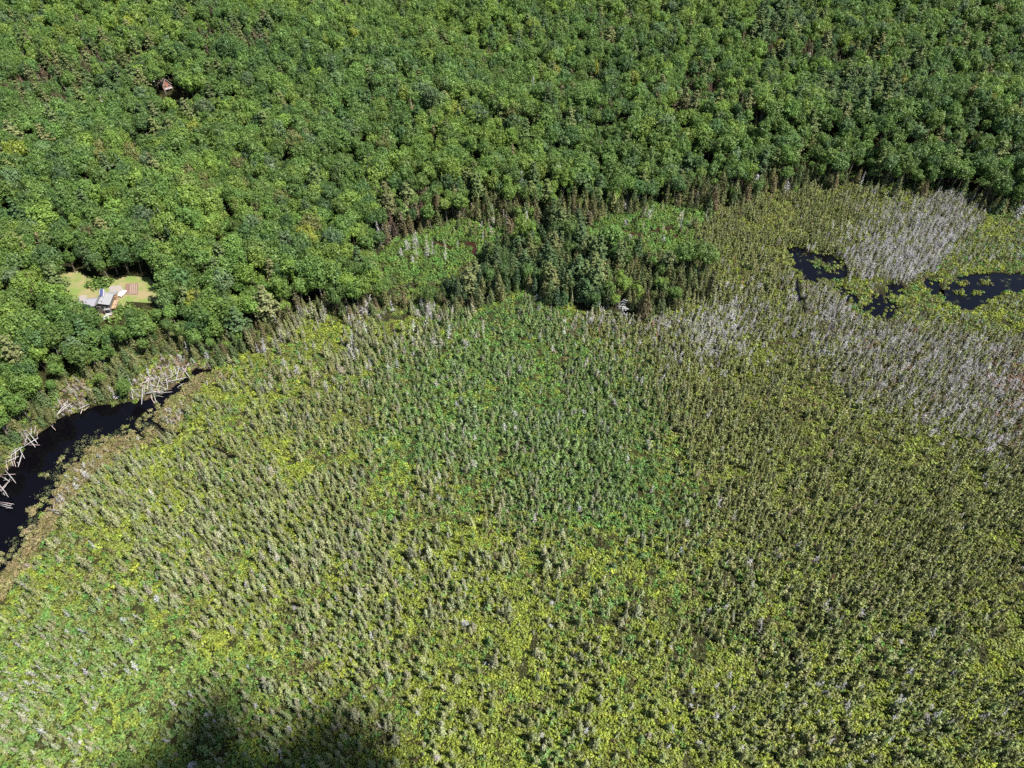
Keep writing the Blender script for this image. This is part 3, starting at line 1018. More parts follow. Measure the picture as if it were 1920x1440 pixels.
bog('grey2', 'dead_tree', .012, .5, .8, (D_RUST,), .97)
bog('pale', 'larch_tree', .20, .45, .85, (S_PALE, (.19, .23, .13), S_GREEN))
bog('pale', 'spruce_tree', .10, .4, .8, (S_PALE, S_GREY), .5)
bog('pale', 'dead_tree', .035, .5, .8, (D_GREY, D_LAV), .8)
bog('fringe', 'spruce_tree', .55, .7, 1.25, (S_PALE, S_GREY, S_OLIVE))
bog('fringe', 'dead_tree', .20, .9, 1.35, (D_GREY, D_TAN, D_LAV), .72)
bog('marsh', 'larch_tree', .26, .4, .75, (S_OLIVE, S_PALE, S_GREY))
bog('marsh', 'dead_tree', .10, .4, .8, (D_GREY, D_LAV), .8)
bog('sedge', 'dead_tree', .11, .4, .85, (D_GREY, D_LAV))
bog('sedge', 'larch_tree', .045, .35, .7, (S_PALE, S_GREY), .5)
bog('lowright', 'larch_tree', .42, .45, 1.15, (S_OLIVE, (.215, .225, .12), (.19, .21, .07), (.165, .205, .075)))
bog('lowright', 'spruce_tree', .07, .45, .8, (S_PALE, S_GREEN, S_GREY), .72)
bog('lowright', 'dead_tree', .03, .5, .9, (D_GREY, D_LAV), .87)
bog('logjam', 'dead_tree', .55, .35, .75, (D_GREY, D_LAV, (.36, .28, .26)))
bog('brown', 'dead_tree', .45, .4, .8, ((.26, .17, .12), (.22, .15, .11)))

# --- the bog: low shrubs, sedge, lily pads
x, y = candidates(1.38)
z, u, v, d = zone_at(x, y, .3, 40)
rnd = RNG.random(len(x))
pat = N1(x, y, 16) * .5 + N2(x, y, 6) * .5
Y_G, Y_Y, B_G, O_G, O_B = (.185, .232, .036), (.228, .266, .037), (.098, .205, .047), (.155, .178, .047), (.128, .115, .050)


def shrubs(zones, prob, smin, smax, cols_hi, cols_lo, thr=.5):
    m = np.isin(z, [ZI[k] for k in zones]) & (rnd < prob)
    hi = pat + .25 * (RNG.random(len(x)) - .5) > thr
    plant('bog_shrub', x[m & hi], y[m & hi], .75, 1.35, cols_hi, zones[0], protect=False)
    plant('bog_shrub', x[m & ~hi], y[m & ~hi], .7, 1.25, cols_lo, zones[0], protect=False)


hollow = (N4(x, y, 4.2) < .13) | ((z == ZI['lowright']) & (N3(x, y, 4) < .24))
hollow &= np.isin(z, [ZI[k] for k in ('yg', 'fringe', 'lowright', 'center', 'olive', 'pale')])
m = hollow
plant('bog_shrub', x[m], y[m], .45, .8, ((.075, .07, .03), (.06, .075, .025), (.09, .10, .03)), 'yg', protect=False)
rnd = np.where(hollow, 2, rnd)
shrubs(['yg', 'fringe'], .95, .75, 1.3, (Y_G, Y_Y, Y_G, O_G), (Y_G, B_G, O_G, O_B), .46)
shrubs(['lowright'], .95, .8, 1.4, (Y_G, Y_Y, O_G, (.16, .19, .04)), (O_G, B_G, Y_G, O_B), .46)
shrubs(['center'], .8, .7, 1.2, (B_G, Y_G, (.11, .18, .04)), (B_G, O_G, (.07, .13, .04)), .5)
shrubs(['olive'], .8, .7, 1.2, (O_G, Y_G, (.14, .15, .04)), (O_G, O_B, Y_G), .5)
shrubs(['grey2', 'grey'], .4, .6, 1.0, (O_G, (.15, .15, .08)), (O_B, (.13, .12, .07)), .5)
shrubs(['pale'], .9, .7, 1.2, ((.13, .20, .045), Y_G, (.12, .21, .05)), (B_G, O_G, (.14, .18, .05)), .5)
rnd = np.where((z == ZI['marsh']) & (N4(x, y, 7) < .16), 2, rnd)
shrubs(['marsh'], .8, .6, 1.15, (Y_G, (.14, .165, .045), Y_Y), (O_G, B_G, O_B), .5)
shrubs(['sedge'], .35, .5, .9, ((.19, .17, .08), O_G), ((.20, .16, .09), O_B), .5)
shrubs(['brown'], .9, .7, 1.2, ((.19, .115, .075), (.16, .10, .065)), ((.15, .10, .06), (.2, .13, .09)), .5)
shrubs(['cedar', 'logjam'], .4, .7, 1.2, (O_G, Y_G), (O_B, O_G), .5)
m = (z == ZI['sedge']) & (rnd < .97)
plant('sedge', x[m], y[m], .8, 1.4, ((.27, .22, .12), (.23, .19, .09), (.20, .19, .07)), 'sedge', protect=False)
m = (z == ZI['logjam']) & (rnd < .6)
plant('sedge', x[m], y[m], .8, 1.3, ((.26, .19, .14), (.22, .15, .11)), 'logjam', protect=False)
m = (z == ZI['lowright']) & (rnd < .30) & (pat > .40)
plant('meadow_bush', x[m], y[m], .45, .95, (Y_G, (.16, .18, .05), S_OLIVE, Y_Y), 'lowright', protect=False)
m = (z == ZI['yg']) & (rnd < .035) & (pat > .45)
plant('meadow_bush', x[m], y[m], .35, .7, (Y_G, Y_Y, (.14, .19, .05)), 'yg', protect=False)
# lily pads along the shallow near shore and between the pools
zw = z == ZI['water']
near = poly_dist(u, v, [(292, 775), (285, 797), (200, 825), (150, 855), (100, 900), (90, 950), (30, 1045), (0, 1078), (30, 1045), (90, 950), (100, 900), (150, 855), (200, 825), (285, 797)])
m = zw & (u < 400) & (rnd < np.clip(.75 - near / 34, 0, 1) * (N3(x, y, 4) > .42))
LIL = (x[m], y[m])
xx, yy = LIL
plant('lily', xx, yy, .55, 1.0, ((.12, .14, .06), (.16, .17, .08), (.10, .13, .05)), 'water', protect=False)
PLANTS['lily']['pos'][-1][:, 2] = -.40
m = zw & (u < 400) & (rnd < np.clip(.62 - near / 42, 0, 1) * (N4(x, y, 5) > .5))
plant('bog_shrub', x[m], y[m], .4, .95, ((.15, .165, .06), (.19, .18, .09), O_G), 'sedge', protect=False)
plant('sedge', x[m], y[m], .6, 1.1, ((.25, .22, .12), (.2, .19, .08)), 'sedge', protect=False)
m = zw & (u > 1560) & (u < 1770) & (rnd < .22)
plant('bog_shrub', x[m], y[m], .5, .9, (Y_G, S_OLIVE, O_G), 'marsh', protect=False)
m = zw & (u > 1400) & (rnd < .03)
plant('lily', x[m], y[m], .45, .9, ((.13, .15, .06), (.10, .12, .05)), 'water', protect=False)
PLANTS['lily']['pos'][-1][:, 2] = -.40

for k, P in PLANTS.items():
    for a in P:
        P[a] = np.concatenate(P[a]) if P[a] else np.zeros((0, 3))

# ------------------------------------------------------------------ the setting
nx, ny = len(GX), len(GY)
V = np.stack([gx, gy, GZ], -1).reshape(-1, 3)
ii, jj = np.meshgrid(np.arange(nx - 1), np.arange(ny - 1), indexing='ij')
q = np.stack([ii * ny + jj, (ii + 1) * ny + jj, (ii + 1) * ny + jj + 1, ii * ny + jj + 1], -1).reshape(-1, 4)
tag(obj('ground', np_mesh('ground', V, q, [M_GROUND], smooth=True)), 'dark peaty ground of the bog and the wooded slopes', None, None, 'structure')


def water_sheet(name, poly, z, m, label):
    c = np.array([at0(a, b)[:2] for a, b in poly])
    s = Solid()
    o = c.mean(0)
    ring = []
    n_ = len(c)
    for k in range(n_):                                     # push the rim outwards so that the bank covers it
        e = c[(k + 1) % n_] - c[k - 1]
        nrm = np.array([e[1], -e[0]]) / (np.linalg.norm(e) + 1e-9)
        area = np.sum(c[:, 0] * np.roll(c[:, 1], -1) - np.roll(c[:, 0], -1) * c[:, 1])
        ring.append(c[k] + nrm * (1.2 if area > 0 else -1.2))
    s.quad([(a, b, z) for a, b in ring])
    return tag(obj(name, s.mesh(name, [m])), label, None, None, 'structure')


water_sheet('pond_water', POND, -.45, M_WATER, 'dark still pond curving along the wooded bank')
for p, lab in ((POOL_A, 'dark pool with a shrubby islet beside the grey dead trees'), (POOL_B, 'small dark pool between lily mats and pale dead trees'),
               (POOL_D, 'narrow dark gap of water below the shrubby islet'), (POOL_E, 'small dark gap of water under the grey stand'),
               (POOL_F, 'thin dark arm of water beside the long pool'),
               (POOL_C, 'long dark pool at the far side of the marsh')):
    water_sheet('pool_water', p, -.45, M_WATER, lab)


def ribbon(name, pts, wid, m, dz, label):
    w = [at(a, b)[:2] for a, b in pts]
    fine = []
    for k in range(len(w) - 1):
        for t in np.linspace(0, 1, 5)[:-1]:
            fine.append(w[k] * (1 - t) + w[k + 1] * t)
    fine.append(w[-1])
    fine = np.array(fine)
    s = Solid()
    prev = None
    for k in range(len(fine)):
        e = fine[min(k + 1, len(fine) - 1)] - fine[max(k - 1, 0)]
        nr = np.array([-e[1], e[0]]) / (np.linalg.norm(e) + 1e-9)
        h = wid * .5 * (0.75 + .5 * float(N3(fine[k][0], fine[k][1], 3.0)))
        a, b = fine[k] + nr * h, fine[k] - nr * h
        zz = float(zat(*fine[k])) + dz
        cur = ((a[0], a[1], zz), (b[0], b[1], zz))
        if prev:
            s.quad([prev[0], prev[1], cur[1], cur[0]])
        prev = cur
    return tag(obj(name, s.mesh(name, [m])), label, None, None, 'structure'), fine


STREAMS = [([(1150, 434), (1172, 434), (1185, 438), (1200, 441), (1213, 442), (1222, 436), (1232, 430), (1246, 428), (1256, 430), (1266, 438), (1272, 448), (1290, 456), (1300, 462)], 1.5,
            'narrow tea-brown stream winding through the green meadow'),
           ([(818, 456), (826, 459), (836, 463), (848, 465), (858, 464)], 1.9, 'short reach of brown stream beside the grey snags'),
           ([(874, 458), (884, 455), (888, 462), (889, 472), (891, 480)], 2.6, 'rust-brown stream pool above the pale pines')]
CHANNELS = [([(1492, 522), (1495, 540), (1496, 556), (1502, 570), (1508, 585)], 1.6, 'dark crevice of water among the pale dead trees'),
            ([(283, 790), (296, 796), (303, 804), (314, 811), (328, 814), (342, 813)], .9, 'thin dark channel leaving the pond through the sedge'),
            ([(256, 806), (262, 816), (272, 822)], .7, 'short dark gap in the sedge by the pond'),
            ([(388, 830), (396, 838), (410, 842), (422, 850), (436, 860)], .7, 'thin dark channel among the yellow-green shrubs')]
STREAM_PTS = []
for pts, wd, lab in STREAMS:
    o_, f_ = ribbon('stream_water', pts, wd, M_STREAM, .12, lab)
    STREAM_PTS.append((f_, wd * .5 + .55))
for pts, wd, lab in CHANNELS:
    o_, f_ = ribbon('channel_water', pts, wd, M_WATER, .12, lab)
    STREAM_PTS.append((f_, wd * .5 + .8))
# plants do not stand in the streams, nor between them and the sky above
for k, P in PLANTS.items():
    if not len(P['pos']):
        continue
    keep = np.ones(len(P['pos']), bool)
    tops = np.array([q_['top'] for q_ in KINDS[k]])[P['var'].astype(int)] * P['sc'][:, 2]
    for f_, rr in STREAM_PTS:
        for c in f_:
            keep &= (P['pos'][:, 0] - c[0]) ** 2 + (P['pos'][:, 1] - c[1]) ** 2 > rr * rr
            if rr > 1.6 and k in ('broadleaf_tree', 'pine_tree', 'cedar_tree', 'meadow_bush', 'dead_tree'):
                uu, vv, dd = proj(c[0], c[1], 0.0)
                pu, pv, pd = proj(P['pos'][:, 0], P['pos'][:, 1], P['pos'][:, 2] + tops * .75)
                pv0 = proj(P['pos'][:, 0], P['pos'][:, 1], P['pos'][:, 2])[1]
                hit = (np.abs(pu - uu) < 1.1 * F / pd) & (pv - 3 < vv) & (pv0 > vv - 1)
                keep &= ~hit
    for a in P:
        P[a] = P[a][keep]

ONES = 'zero one two three four five six seven eight nine ten eleven twelve thirteen fourteen fifteen sixteen seventeen eighteen nineteen'.split()
TENS = '- - twenty thirty forty fifty sixty seventy eighty ninety'.split()


def words(k):
    k = int(round(k))
    return ONES[k] if k < 20 else 'a hundred' if k >= 100 else TENS[k // 10] + ('-' + ONES[k % 10] if k % 10 else '')


# ------------------------------------------------------------------ fallen logs along the pond
def crop(pts, u0, v0, k):
    return [(u0 + a / k, v0 + b / k, u0 + c / k, v0 + d_ / k) for a, b, c, d_ in pts]


LOGS = {
    'at the narrow end of the pond': crop([(370, 290, 700, 165), (350, 420, 700, 285), (360, 400, 460, 290), (480, 380, 660, 250), (400, 410, 560, 330), (760, 380, 1110, 295),
                       (770, 350, 930, 260), (700, 330, 830, 300), (1140, 80, 1010, 350), (710, 340, 760, 410), (700, 410, 800, 470), (450, 450, 440, 700),
                       (640, 430, 700, 550), (610, 530, 660, 670), (650, 560, 760, 590), (480, 400, 470, 550), (580, 540, 590, 620), (560, 90, 620, 60),
                       (800, 120, 890, 220), (750, 60, 800, 180), (850, 60, 900, 150), (940, 130, 950, 260), (820, 70, 880, 200), (520, 330, 690, 270),
                       (830, 350, 1000, 300), (700, 90, 740, 190), (560, 420, 640, 420)], 210, 670, 7.93),
    'at the middle of the pond bank': crop([(400, 600, 620, 580), (220, 740, 620, 660), (100, 740, 200, 960), (280, 900, 270, 1050), (320, 880, 310, 1040), (370, 860, 340, 960),
                       (560, 960, 800, 890), (620, 700, 780, 880), (690, 1320, 815, 1210), (0, 820, 70, 740), (0, 1270, 160, 1170), (240, 860, 330, 1000), (500, 700, 560, 860)], 100, 660, 12.0),
    'at the wide end of the pond': crop([(320, 290, 470, 295), (320, 320, 540, 290), (470, 330, 700, 620), (550, 310, 750, 550), (560, 575, 790, 575), (690, 150, 600, 150), (620, 220, 625, 360),
                       (710, 200, 680, 360), (740, 300, 735, 420), (300, 620, 305, 870), (360, 630, 220, 730), (220, 740, 240, 850), (1000, 180, 1105, 285), (1120, 0, 1165, 50)], 0, 780, 10.57),
    'in the pond at the picture edge': crop([(0, 420, 200, 200), (20, 440, 190, 230), (90, 450, 170, 550), (60, 460, 100, 520), (0, 650, 280, 690), (0, 710, 250, 770), (0, 680, 220, 730)], 0, 880, 10.57),
    'in the lily shallows of the pond': crop([(1080, 640, 1055, 780), (940, 800, 1210, 810), (1060, 840, 1200, 900), (1130, 840, 1210, 900)], 0, 880, 10.57),
}
for where, poly_, n_l, ang in (('at the narrow end of the pond', LOGJAM, 26, -.35), ('at the middle of the pond bank', LOGJAM_B, 10, -.5), ('at the wide end of the pond', LOGJAM_C, 14, .9)):
    k = 0
    while k < n_l:
        a, b = random.uniform(min(p[0] for p in poly_), max(p[0] for p in poly_)), random.uniform(min(p[1] for p in poly_), max(p[1] for p in poly_))
        if a < 4 or not pip(np.array([a]), np.array([b]), poly_)[0]:
            continue
        t_ = ang + random.gauss(0, .5) + (1.5 if k % 3 == 0 else 0)
        h_ = random.uniform(7, 20)
        LOGS[where].append((a - math.cos(t_) * h_, b - math.sin(t_) * h_, a + math.cos(t_) * h_, b + math.sin(t_) * h_))
        k += 1
for where, lst in LOGS.items():
    lens = []
    for k, (a, b, c, d_) in enumerate(lst):
        h0, h1 = .6 + .4 * (k % 4), .7 + .45 * ((k * 3) % 4)
        p, q_ = at0(a, b, h0), at0(c, d_, h1)
        o_ = np.array([p[0], p[1], 0.])
        L = float(np.linalg.norm(q_ - p))
        r0 = min(.19, .07 + .012 * L) * random.uniform(.85, 1.2)
        bend = np.array([random.gauss(0, .01) * L, random.gauss(0, .01) * L, random.gauss(0, .008) * L])
        s_ = Solid()
        s_.tube([p - o_, (p + q_) / 2 - o_ + bend, q_ - o_], [r0, r0 * .8, r0 * .4], 7)
        me = s_.mesh('log', [M_LOG if k % 4 else M_LOG2], smooth=True)
        root = bpy.data.objects.new('fallen_log', None)
        COL.objects.link(root)
        root.location = o_
        obj('trunk', me, root)
        for j in range(random.choice((2, 3, 3, 4)) if L > 4 else 1):      # broken stubs of branches
            t_ = random.uniform(.35, .95)
            c0 = (p * (1 - t_) + q_ * t_) - o_ + bend * (1 - abs(2 * t_ - 1))
            dv = np.array([random.gauss(0, 1), random.gauss(0, 1), random.uniform(.1, 1)])
            dv = dv / np.linalg.norm(dv) * random.uniform(.5, 1.3)
            sb = Solid()
            sb.tube([c0, c0 + dv], [r0 * .35, r0 * .12], 5)
            obj('branch', sb.mesh('branch', [M_LOG]), root)
        tone = 'bleached grey' if k % 4 else 'pinkish weathered'
        size_ = 'long' if L > 7 else 'short' if L < 3.5 else 'middling'
        pu, pv = (a + c) / 2 / 19.2, (b + d_) / 2 / 14.4
        tag(root, '%s %s log %s, %s percent across, %s down' % (size_, tone, where.replace('in the pond at the picture edge', 'in the pond'), words(pu), words(pv)), 'log', 'fallen logs along the pond')

# ------------------------------------------------------------------ the house and its clearing
M_ROOF = plain('grey_roof', (.20, .20, .205), .6, .08, 1.5)
M_ROOF2 = plain('pale_roof', (.205, .20, .225), .6, .08, 1.5)
M_WALL = plain('cedar_siding', (.25, .15, .085), .8, .2, 2.5)
M_DARKW = plain('dark_siding', (.09, .075, .065), .8, .2, 2.5)
M_TRIM = plain('pale_trim', (.30, .29, .28), .6, .05)
M_DECK = plain('deck_boards', (.30, .20, .12), .8, .18, 2.0)
M_GLASS = plain('window_glass', (.02, .025, .03), .08, .05, spec=.6)
M_PANEL = plain('solar_cells', (.06, .065, .15), .2, .15, 2.0, spec=.6)
M_WHITE = plain('white_paint', (.62, .62, .62), .4, .03)
M_TARP = plain('white_sheet', (.42, .43, .44), .6, .06, 2.0, bump=.2)
M_RUBBER = plain('tyre_rubber', (.02, .02, .02), .8, .1)
M_METAL = plain('dark_metal', (.04, .04, .045), .5, .1)
M_SOIL = plain('garden_soil', (.14, .088, .068), .95, .25, 1.2, bump=.4)
M_ROW = plain('straw_row', (.26, .21, .17), .9, .2, 3.0, bump=.3)
M_GRAVEL = plain('gravel', (.21, .185, .17), .95, .15, 2.0, bump=.3)
M_CABIN = plain('red_brown_boards', (.25, .11, .075), .8, .15, 2.5)
M_CROOF = plain('pinkish_roof', (.20, .145, .135), .75, .12, 1.5)


def lawn_material():
    m, n, b = mat('lawn')
    g = node(n, 'ShaderNodeNewGeometry')
    nz = node(n, 'ShaderNodeTexNoise')
    nz.inputs['Scale'].default_value = .22
    nz.inputs['Detail'].default_value = 7
    n.links.new(g.outputs['Position'], nz.inputs['Vector'])
    r1 = node(n, 'ShaderNodeValToRGB')
    r1.color_ramp.elements[0].position = .38
    r1.color_ramp.elements[0].color = (.105, .150, .030, 1)
    r1.color_ramp.elements[1].position = .62
    r1.color_ramp.elements[1].color = (.19, .155, .075, 1)
    n.links.new(nz.outputs['Fac'], r1.inputs[0])
    n.links.new(r1.outputs[0], b.inputs['Base Color'])
    b.inputs['Roughness'].default_value = .95
    return m


def land_sheet(name, px, m, dz, label, step=1.0, h=0.0):
    poly = [tuple(at(a, b)[:2]) for a, b in px]
    xs = [p[0] for p in poly]
    ys = [p[1] for p in poly]
    X = np.arange(min(xs) - 1, max(xs) + 1.01, step)
    Y = np.arange(min(ys) - 1, max(ys) + 1.01, step)
    A, B = np.meshgrid(X, Y, indexing='ij')
    Z = zat(A, B) + dz
    C = pip((A[:-1, :-1] + A[1:, 1:]) / 2, (B[:-1, :-1] + B[1:, 1:]) / 2, poly)
    i_, j_ = np.nonzero(C)
    k = len(Y)
    Fq = np.stack([i_ * k + j_, (i_ + 1) * k + j_, (i_ + 1) * k + j_ + 1, i_ * k + j_ + 1], 1)
    return tag(obj(name, np_mesh(name, np.stack([A, B, Z], -1).reshape(-1, 3), Fq, [m], smooth=True)), label, None, None, 'structure')


land_sheet('lawn', [(u_ + (u_ - 205) * .06, v_ + (v_ - 555) * .08) for u_, v_ in CLEARING], lawn_material(), .10, 'sunlit lawn and dry grass round the house')
land_sheet('gravel_path', [(146, 556), (162, 553), (164, 566), (158, 570), (146, 570)], M_GRAVEL, .14, 'pale gravel patch at the end of the house', .6)
land_sheet('gravel_path', [(205, 538), (226, 534), (232, 542), (226, 548), (206, 548)], M_GRAVEL, .14, 'pale gravel parking place behind the house', .6)

HZ = float(zat(-178, 234)) - .1
house = bpy.data.objects.new('house', None)
COL.objects.link(house)
house.location = (-178.0, 233.9, HZ)
house.rotation_euler = (0, 0, R(9))
tag(house, 'grey-roofed wooden house with a low wing and blue solar panels', 'house')


def part(name, build, mats, parent, label=None, smooth=False):
    s_ = Solid()
    build(s_)
    o = obj(name, s_.mesh(name, mats, smooth), parent)
    if label:
        o['label'] = label
    return o


def gable(s_, a0, a1, b0, b1, he, ar, hr, t=.16, over=.35, along='b', m=0):
    """two slabs of roof; ridge along b at a=ar (or along a at b=ar)"""
    def P(x_, y_, z_):
        return (x_, y_, z_) if along == 'b' else (y_, x_, z_)
    if along == 'a':
        a0, a1, b0, b1 = b0, b1, a0, a1
    for e in (a0, a1):
        sl_ = (hr - he) / (ar - e)
        xe = e + (-over if e < ar else over)
        ze = he + sl_ * (xe - e)
        top = [P(xe, b0 - over, ze), P(ar, b0 - over, hr), P(ar, b1 + over, hr), P(xe, b1 + over, ze)]
        low = [(x_, y_, z_ - t) for x_, y_, z_ in top]
        up_ = (e < ar) == (along == 'b')
        s_.quad(top[::-1] if up_ else top, m)
        s_.quad(low if up_ else low[::-1], m)
        for k in range(4):
            q_ = [top[k], top[(k + 1) % 4], low[(k + 1) % 4], low[k]]
            s_.quad(q_ if up_ else q_[::-1], m)


def gwall(s_, a0, a1, b0, b1, he, ar, hr, z0=-1.2, along='b', m=0):
    """walls with gable ends"""
    def P(x_, y_, z_):
        return (x_, y_, z_) if along == 'b' else (y_, x_, z_)
    if along == 'a':
        a0, a1, b0, b1 = b0, b1, a0, a1
    for b_ in (b0, b1):
        s_.quad([P(a0, b_, z0), P(a1, b_, z0), P(a1, b_, he - .1), P(ar, b_, hr - .12), P(a0, b_, he - .1)], m)
    for a_ in (a0, a1):
        s_.quad([P(a_, b0, z0), P(a_, b1, z0), P(a_, b1, he - .1), P(a_, b0, he - .1)], m)


part('wall', lambda s_: gwall(s_, -2.8, 2.8, -3.2, 3.4, 4.5, -1.0, 5.7), [M_DARKW], house, 'dark stained walls of the main block')
mr_ = part('roof', lambda s_: gable(s_, -2.8, 2.8, -3.2, 3.4, 4.5, -1.0, 5.7, over=.45), [M_ROOF], house, 'grey gabled main roof')
part('vent_pipe', lambda s_: s_.tube([(.2, -2.4, 5.0), (.2, -2.4, 5.9)], [.14, .14], 8), [M_METAL], mr_)
part('chimney', lambda s_: s_.tube([(-.9, .9, 5.4), (-.9, .9, 6.9)], [.17, .17], 8), [M_METAL], mr_)
part('fascia', lambda s_: (s_.box((3.22, .1, 4.16), (.05, 7.3, .3))), [M_METAL], mr_)
part('wall', lambda s_: gwall(s_, -8.3, -2.82, -.8, 4.6, 2.9, 2.2, 4.2, along='a'), [M_WALL], house, 'brown walls of the low wing')
part('roof', lambda s_: gable(s_, -8.3, -3.27, -.8, 4.6, 2.9, 2.2, 4.2, along='a', over=.4), [M_ROOF2], house, 'pale grey roof of the low wing')
part('wall', lambda s_: s_.box((1.2, 5.1, 1.1), (4.6, 3.3, 4.6)), [M_WALL], house, 'brown walls of the rear wing')
part('roof', lambda s_: (s_.quad([(-1.5, 3.88, 4.1), (3.9, 3.88, 4.1), (3.9, 7.1, 3.5), (-1.5, 7.1, 3.5)]), s_.quad([(-1.5, 7.1, 3.32), (3.9, 7.1, 3.32), (3.9, 3.88, 3.92), (-1.5, 3.88, 3.92)]),
                         s_.quad([(-1.5, 7.1, 3.5), (3.9, 7.1, 3.5), (3.9, 7.1, 3.32), (-1.5, 7.1, 3.32)]), s_.quad([(3.9, 7.1, 3.5), (3.9, 3.88, 4.1), (3.9, 3.88, 3.92), (3.9, 7.1, 3.32)])), [M_ROOF], house, 'grey lean-to roof of the rear wing')
# clerestory that carries the solar panels, facing the front
cl = part('clerestory', lambda s_: (s_.quad([(-1.55, .8, 5.3), (.35, .8, 5.3), (.35, 4.3, 5.3), (-1.55, 4.3, 5.3)][::-1]),
                                    s_.quad([(-1.55, .8, 5.72), (.35, .8, 5.72), (.35, 4.3, 7.45), (-1.55, 4.3, 7.45)]),
                                    s_.quad([(-1.55, .8, 5.0), (-1.55, .8, 5.72), (-1.55, 4.3, 7.45), (-1.55, 4.3, 4.2)]),
                                    s_.quad([(.35, .8, 5.72), (.35, .8, 5.0), (.35, 4.3, 4.2), (.35, 4.3, 7.45)]),
                                    s_.quad([(-1.55, 4.3, 4.2), (-1.55, 4.3, 7.45), (.35, 4.3, 7.45), (.35, 4.3, 4.2)])), [M_TRIM], house, 'pale clerestory carrying the panels')
for k in range(5):
    b0 = .95 + k * .66
    sl_ = (7.45 - 5.72) / 3.5

    def pan(s_, b0=b0):
        z0, z1 = 5.72 + sl_ * (b0 - .8) + .07, 5.72 + sl_ * (b0 + .6 - .8) + .07
        t_ = [(-1.35, b0, z0), (.0, b0, z0), (.0, b0 + .6, z1), (-1.35, b0 + .6, z1)]
        lo_ = [(x_, y_, z_ - .05) for x_, y_, z_ in t_]
        s_.quad(t_)
        for q_ in range(4):
            s_.quad([t_[q_], lo_[q_], lo_[(q_ + 1) % 4], t_[(q_ + 1) % 4]])
    part('solar_panel', pan, [M_PANEL], cl)
# deck and rail on the sunny side
dk = part('deck', lambda s_: s_.box((3.75, -.2, 1.95), (1.85, 6.0, .14)), [M_DECK], house, 'sunlit tan timber deck')
for k in range(4):
    part('post', lambda s_: s_.box((4.55, -3.0 + k * 1.87, .6), (.12, .12, 2.6)), [M_DECK], dk)
    part('rail_post', lambda s_: s_.box((4.6, -3.0 + k * 1.87, 2.45), (.07, .07, .9)), [M_DECK], dk)
part('rail', lambda s_: s_.box((4.6, -.2, 2.93), (.09, 6.0, .06)), [M_TRIM], dk)
for k in range(3):
    w_ = part('window', lambda s_: s_.box((2.83, -2.0 + k * 1.9, 3.2), (.08, 1.1, 1.3)), [M_TRIM], house)
    part('pane', lambda s_: s_.box((2.875, -2.0 + k * 1.9, 3.2), (.03, .94, 1.14)), [M_GLASS], w_)
for k in range(3):
    w_ = part('window', lambda s_: s_.box((-1.9 + k * 1.8, -3.23, 3.3), (1.3, .08, 1.2)), [M_TRIM], house)
    part('pane', lambda s_: s_.box((-1.9 + k * 1.8, -3.275, 3.3), (1.14, .03, 1.04)), [M_GLASS], w_)
w_ = part('window', lambda s_: s_.box((-5.6, -.84, 1.6), (1.5, .08, 1.1)), [M_TRIM], house)
part('pane', lambda s_: s_.box((-5.6, -.885, 1.6), (1.34, .03, .94)), [M_GLASS], w_)
dr = part('door', lambda s_: s_.box((1.6, -3.23, .95), (1.9, .08, 2.1)), [M_TRIM], house, 'glazed lower door')
part('pane', lambda s_: s_.box((1.6, -3.275, .95), (1.7, .03, 1.9)), [M_GLASS], dr)
pr = part('porch_roof', lambda s_: s_.box((1.5, -3.85, 2.35), (2.6, 1.2, .14)), [M_ROOF], house, 'small grey porch roof')
for k in (.35, 2.65):
    part('post', lambda s_: s_.box((k, -4.35, 1.0), (.12, .12, 2.6)), [M_TRIM], pr)
part('step', lambda s_: s_.box((1.5, -4.3, .05), (2.6, 1.6, .16)), [M_TRIM], house)


def blanket(name, c, rz, sx, sy, h, label):
    """a white sheet draped over something low and boxy"""
    z0 = float(zat(c[0], c[1]))
    n_ = 12
    A, B = np.meshgrid(np.linspace(-1, 1, n_), np.linspace(-1, 1, n_), indexing='ij')
    e = np.maximum(np.abs(A), np.abs(B))
    Z = h * (1 - np.clip((e - .72) / .28, 0, 1) ** 1.5) + .10 * (N3(A * 9 + c[0], B * 9, 3) - .5) + .12 * (1 - A * A)
    V_ = np.stack([A * sx, B * sy, Z - .1], -1).reshape(-1, 3)
    i_, j_ = np.meshgrid(np.arange(n_ - 1), np.arange(n_ - 1), indexing='ij')
    Fq = np.stack([i_ * n_ + j_, (i_ + 1) * n_ + j_, (i_ + 1) * n_ + j_ + 1, i_ * n_ + j_ + 1], -1).reshape(-1, 4)
    o = obj(name, np_mesh(name, V_, Fq, [M_TARP], smooth=True), None, (c[0], c[1], z0))
    o.rotation_euler = (0, 0, rz)
    return tag(o, label, 'tarpaulin')


blanket('tarpaulin', (-176.6, 228.2), R(9), 1.15, 1.15, 1.0, 'bright white sheet over a low stack below the house porch')

car = bpy.data.objects.new('parked_car', None)
COL.objects.link(car)
car.location = (-174.4, 242.4, float(zat(-174.4, 242.4)) + .12)
car.rotation_euler = (0, 0, R(78))
tag(car, 'white car parked behind the rear wing of the house', 'car')


def loft(s_, secs, m=0):
    i0 = len(s_.V)
    k = len(secs[0])
    for q_ in secs:
        s_.V += q_
    for a_ in range(len(secs) - 1):
        for b_ in range(k):
            s_.F.append((i0 + a_ * k + b_, i0 + a_ * k + (b_ + 1) % k, i0 + (a_ + 1) * k + (b_ + 1) % k, i0 + (a_ + 1) * k + b_))
            s_.m.append(m)
    s_.F.append(tuple(i0 + b_ for b_ in range(k))[::-1])
    s_.m.append(m)
    s_.F.append(tuple(i0 + (len(secs) - 1) * k + b_ for b_ in range(k)))
    s_.m.append(m)


def sec(x_, w, zl, zh):
    return [(x_, -w, zl), (x_, w, zl), (x_, w, zh - .12), (x_, w - .1, zh), (x_, -w + .1, zh), (x_, -w, zh - .12)]


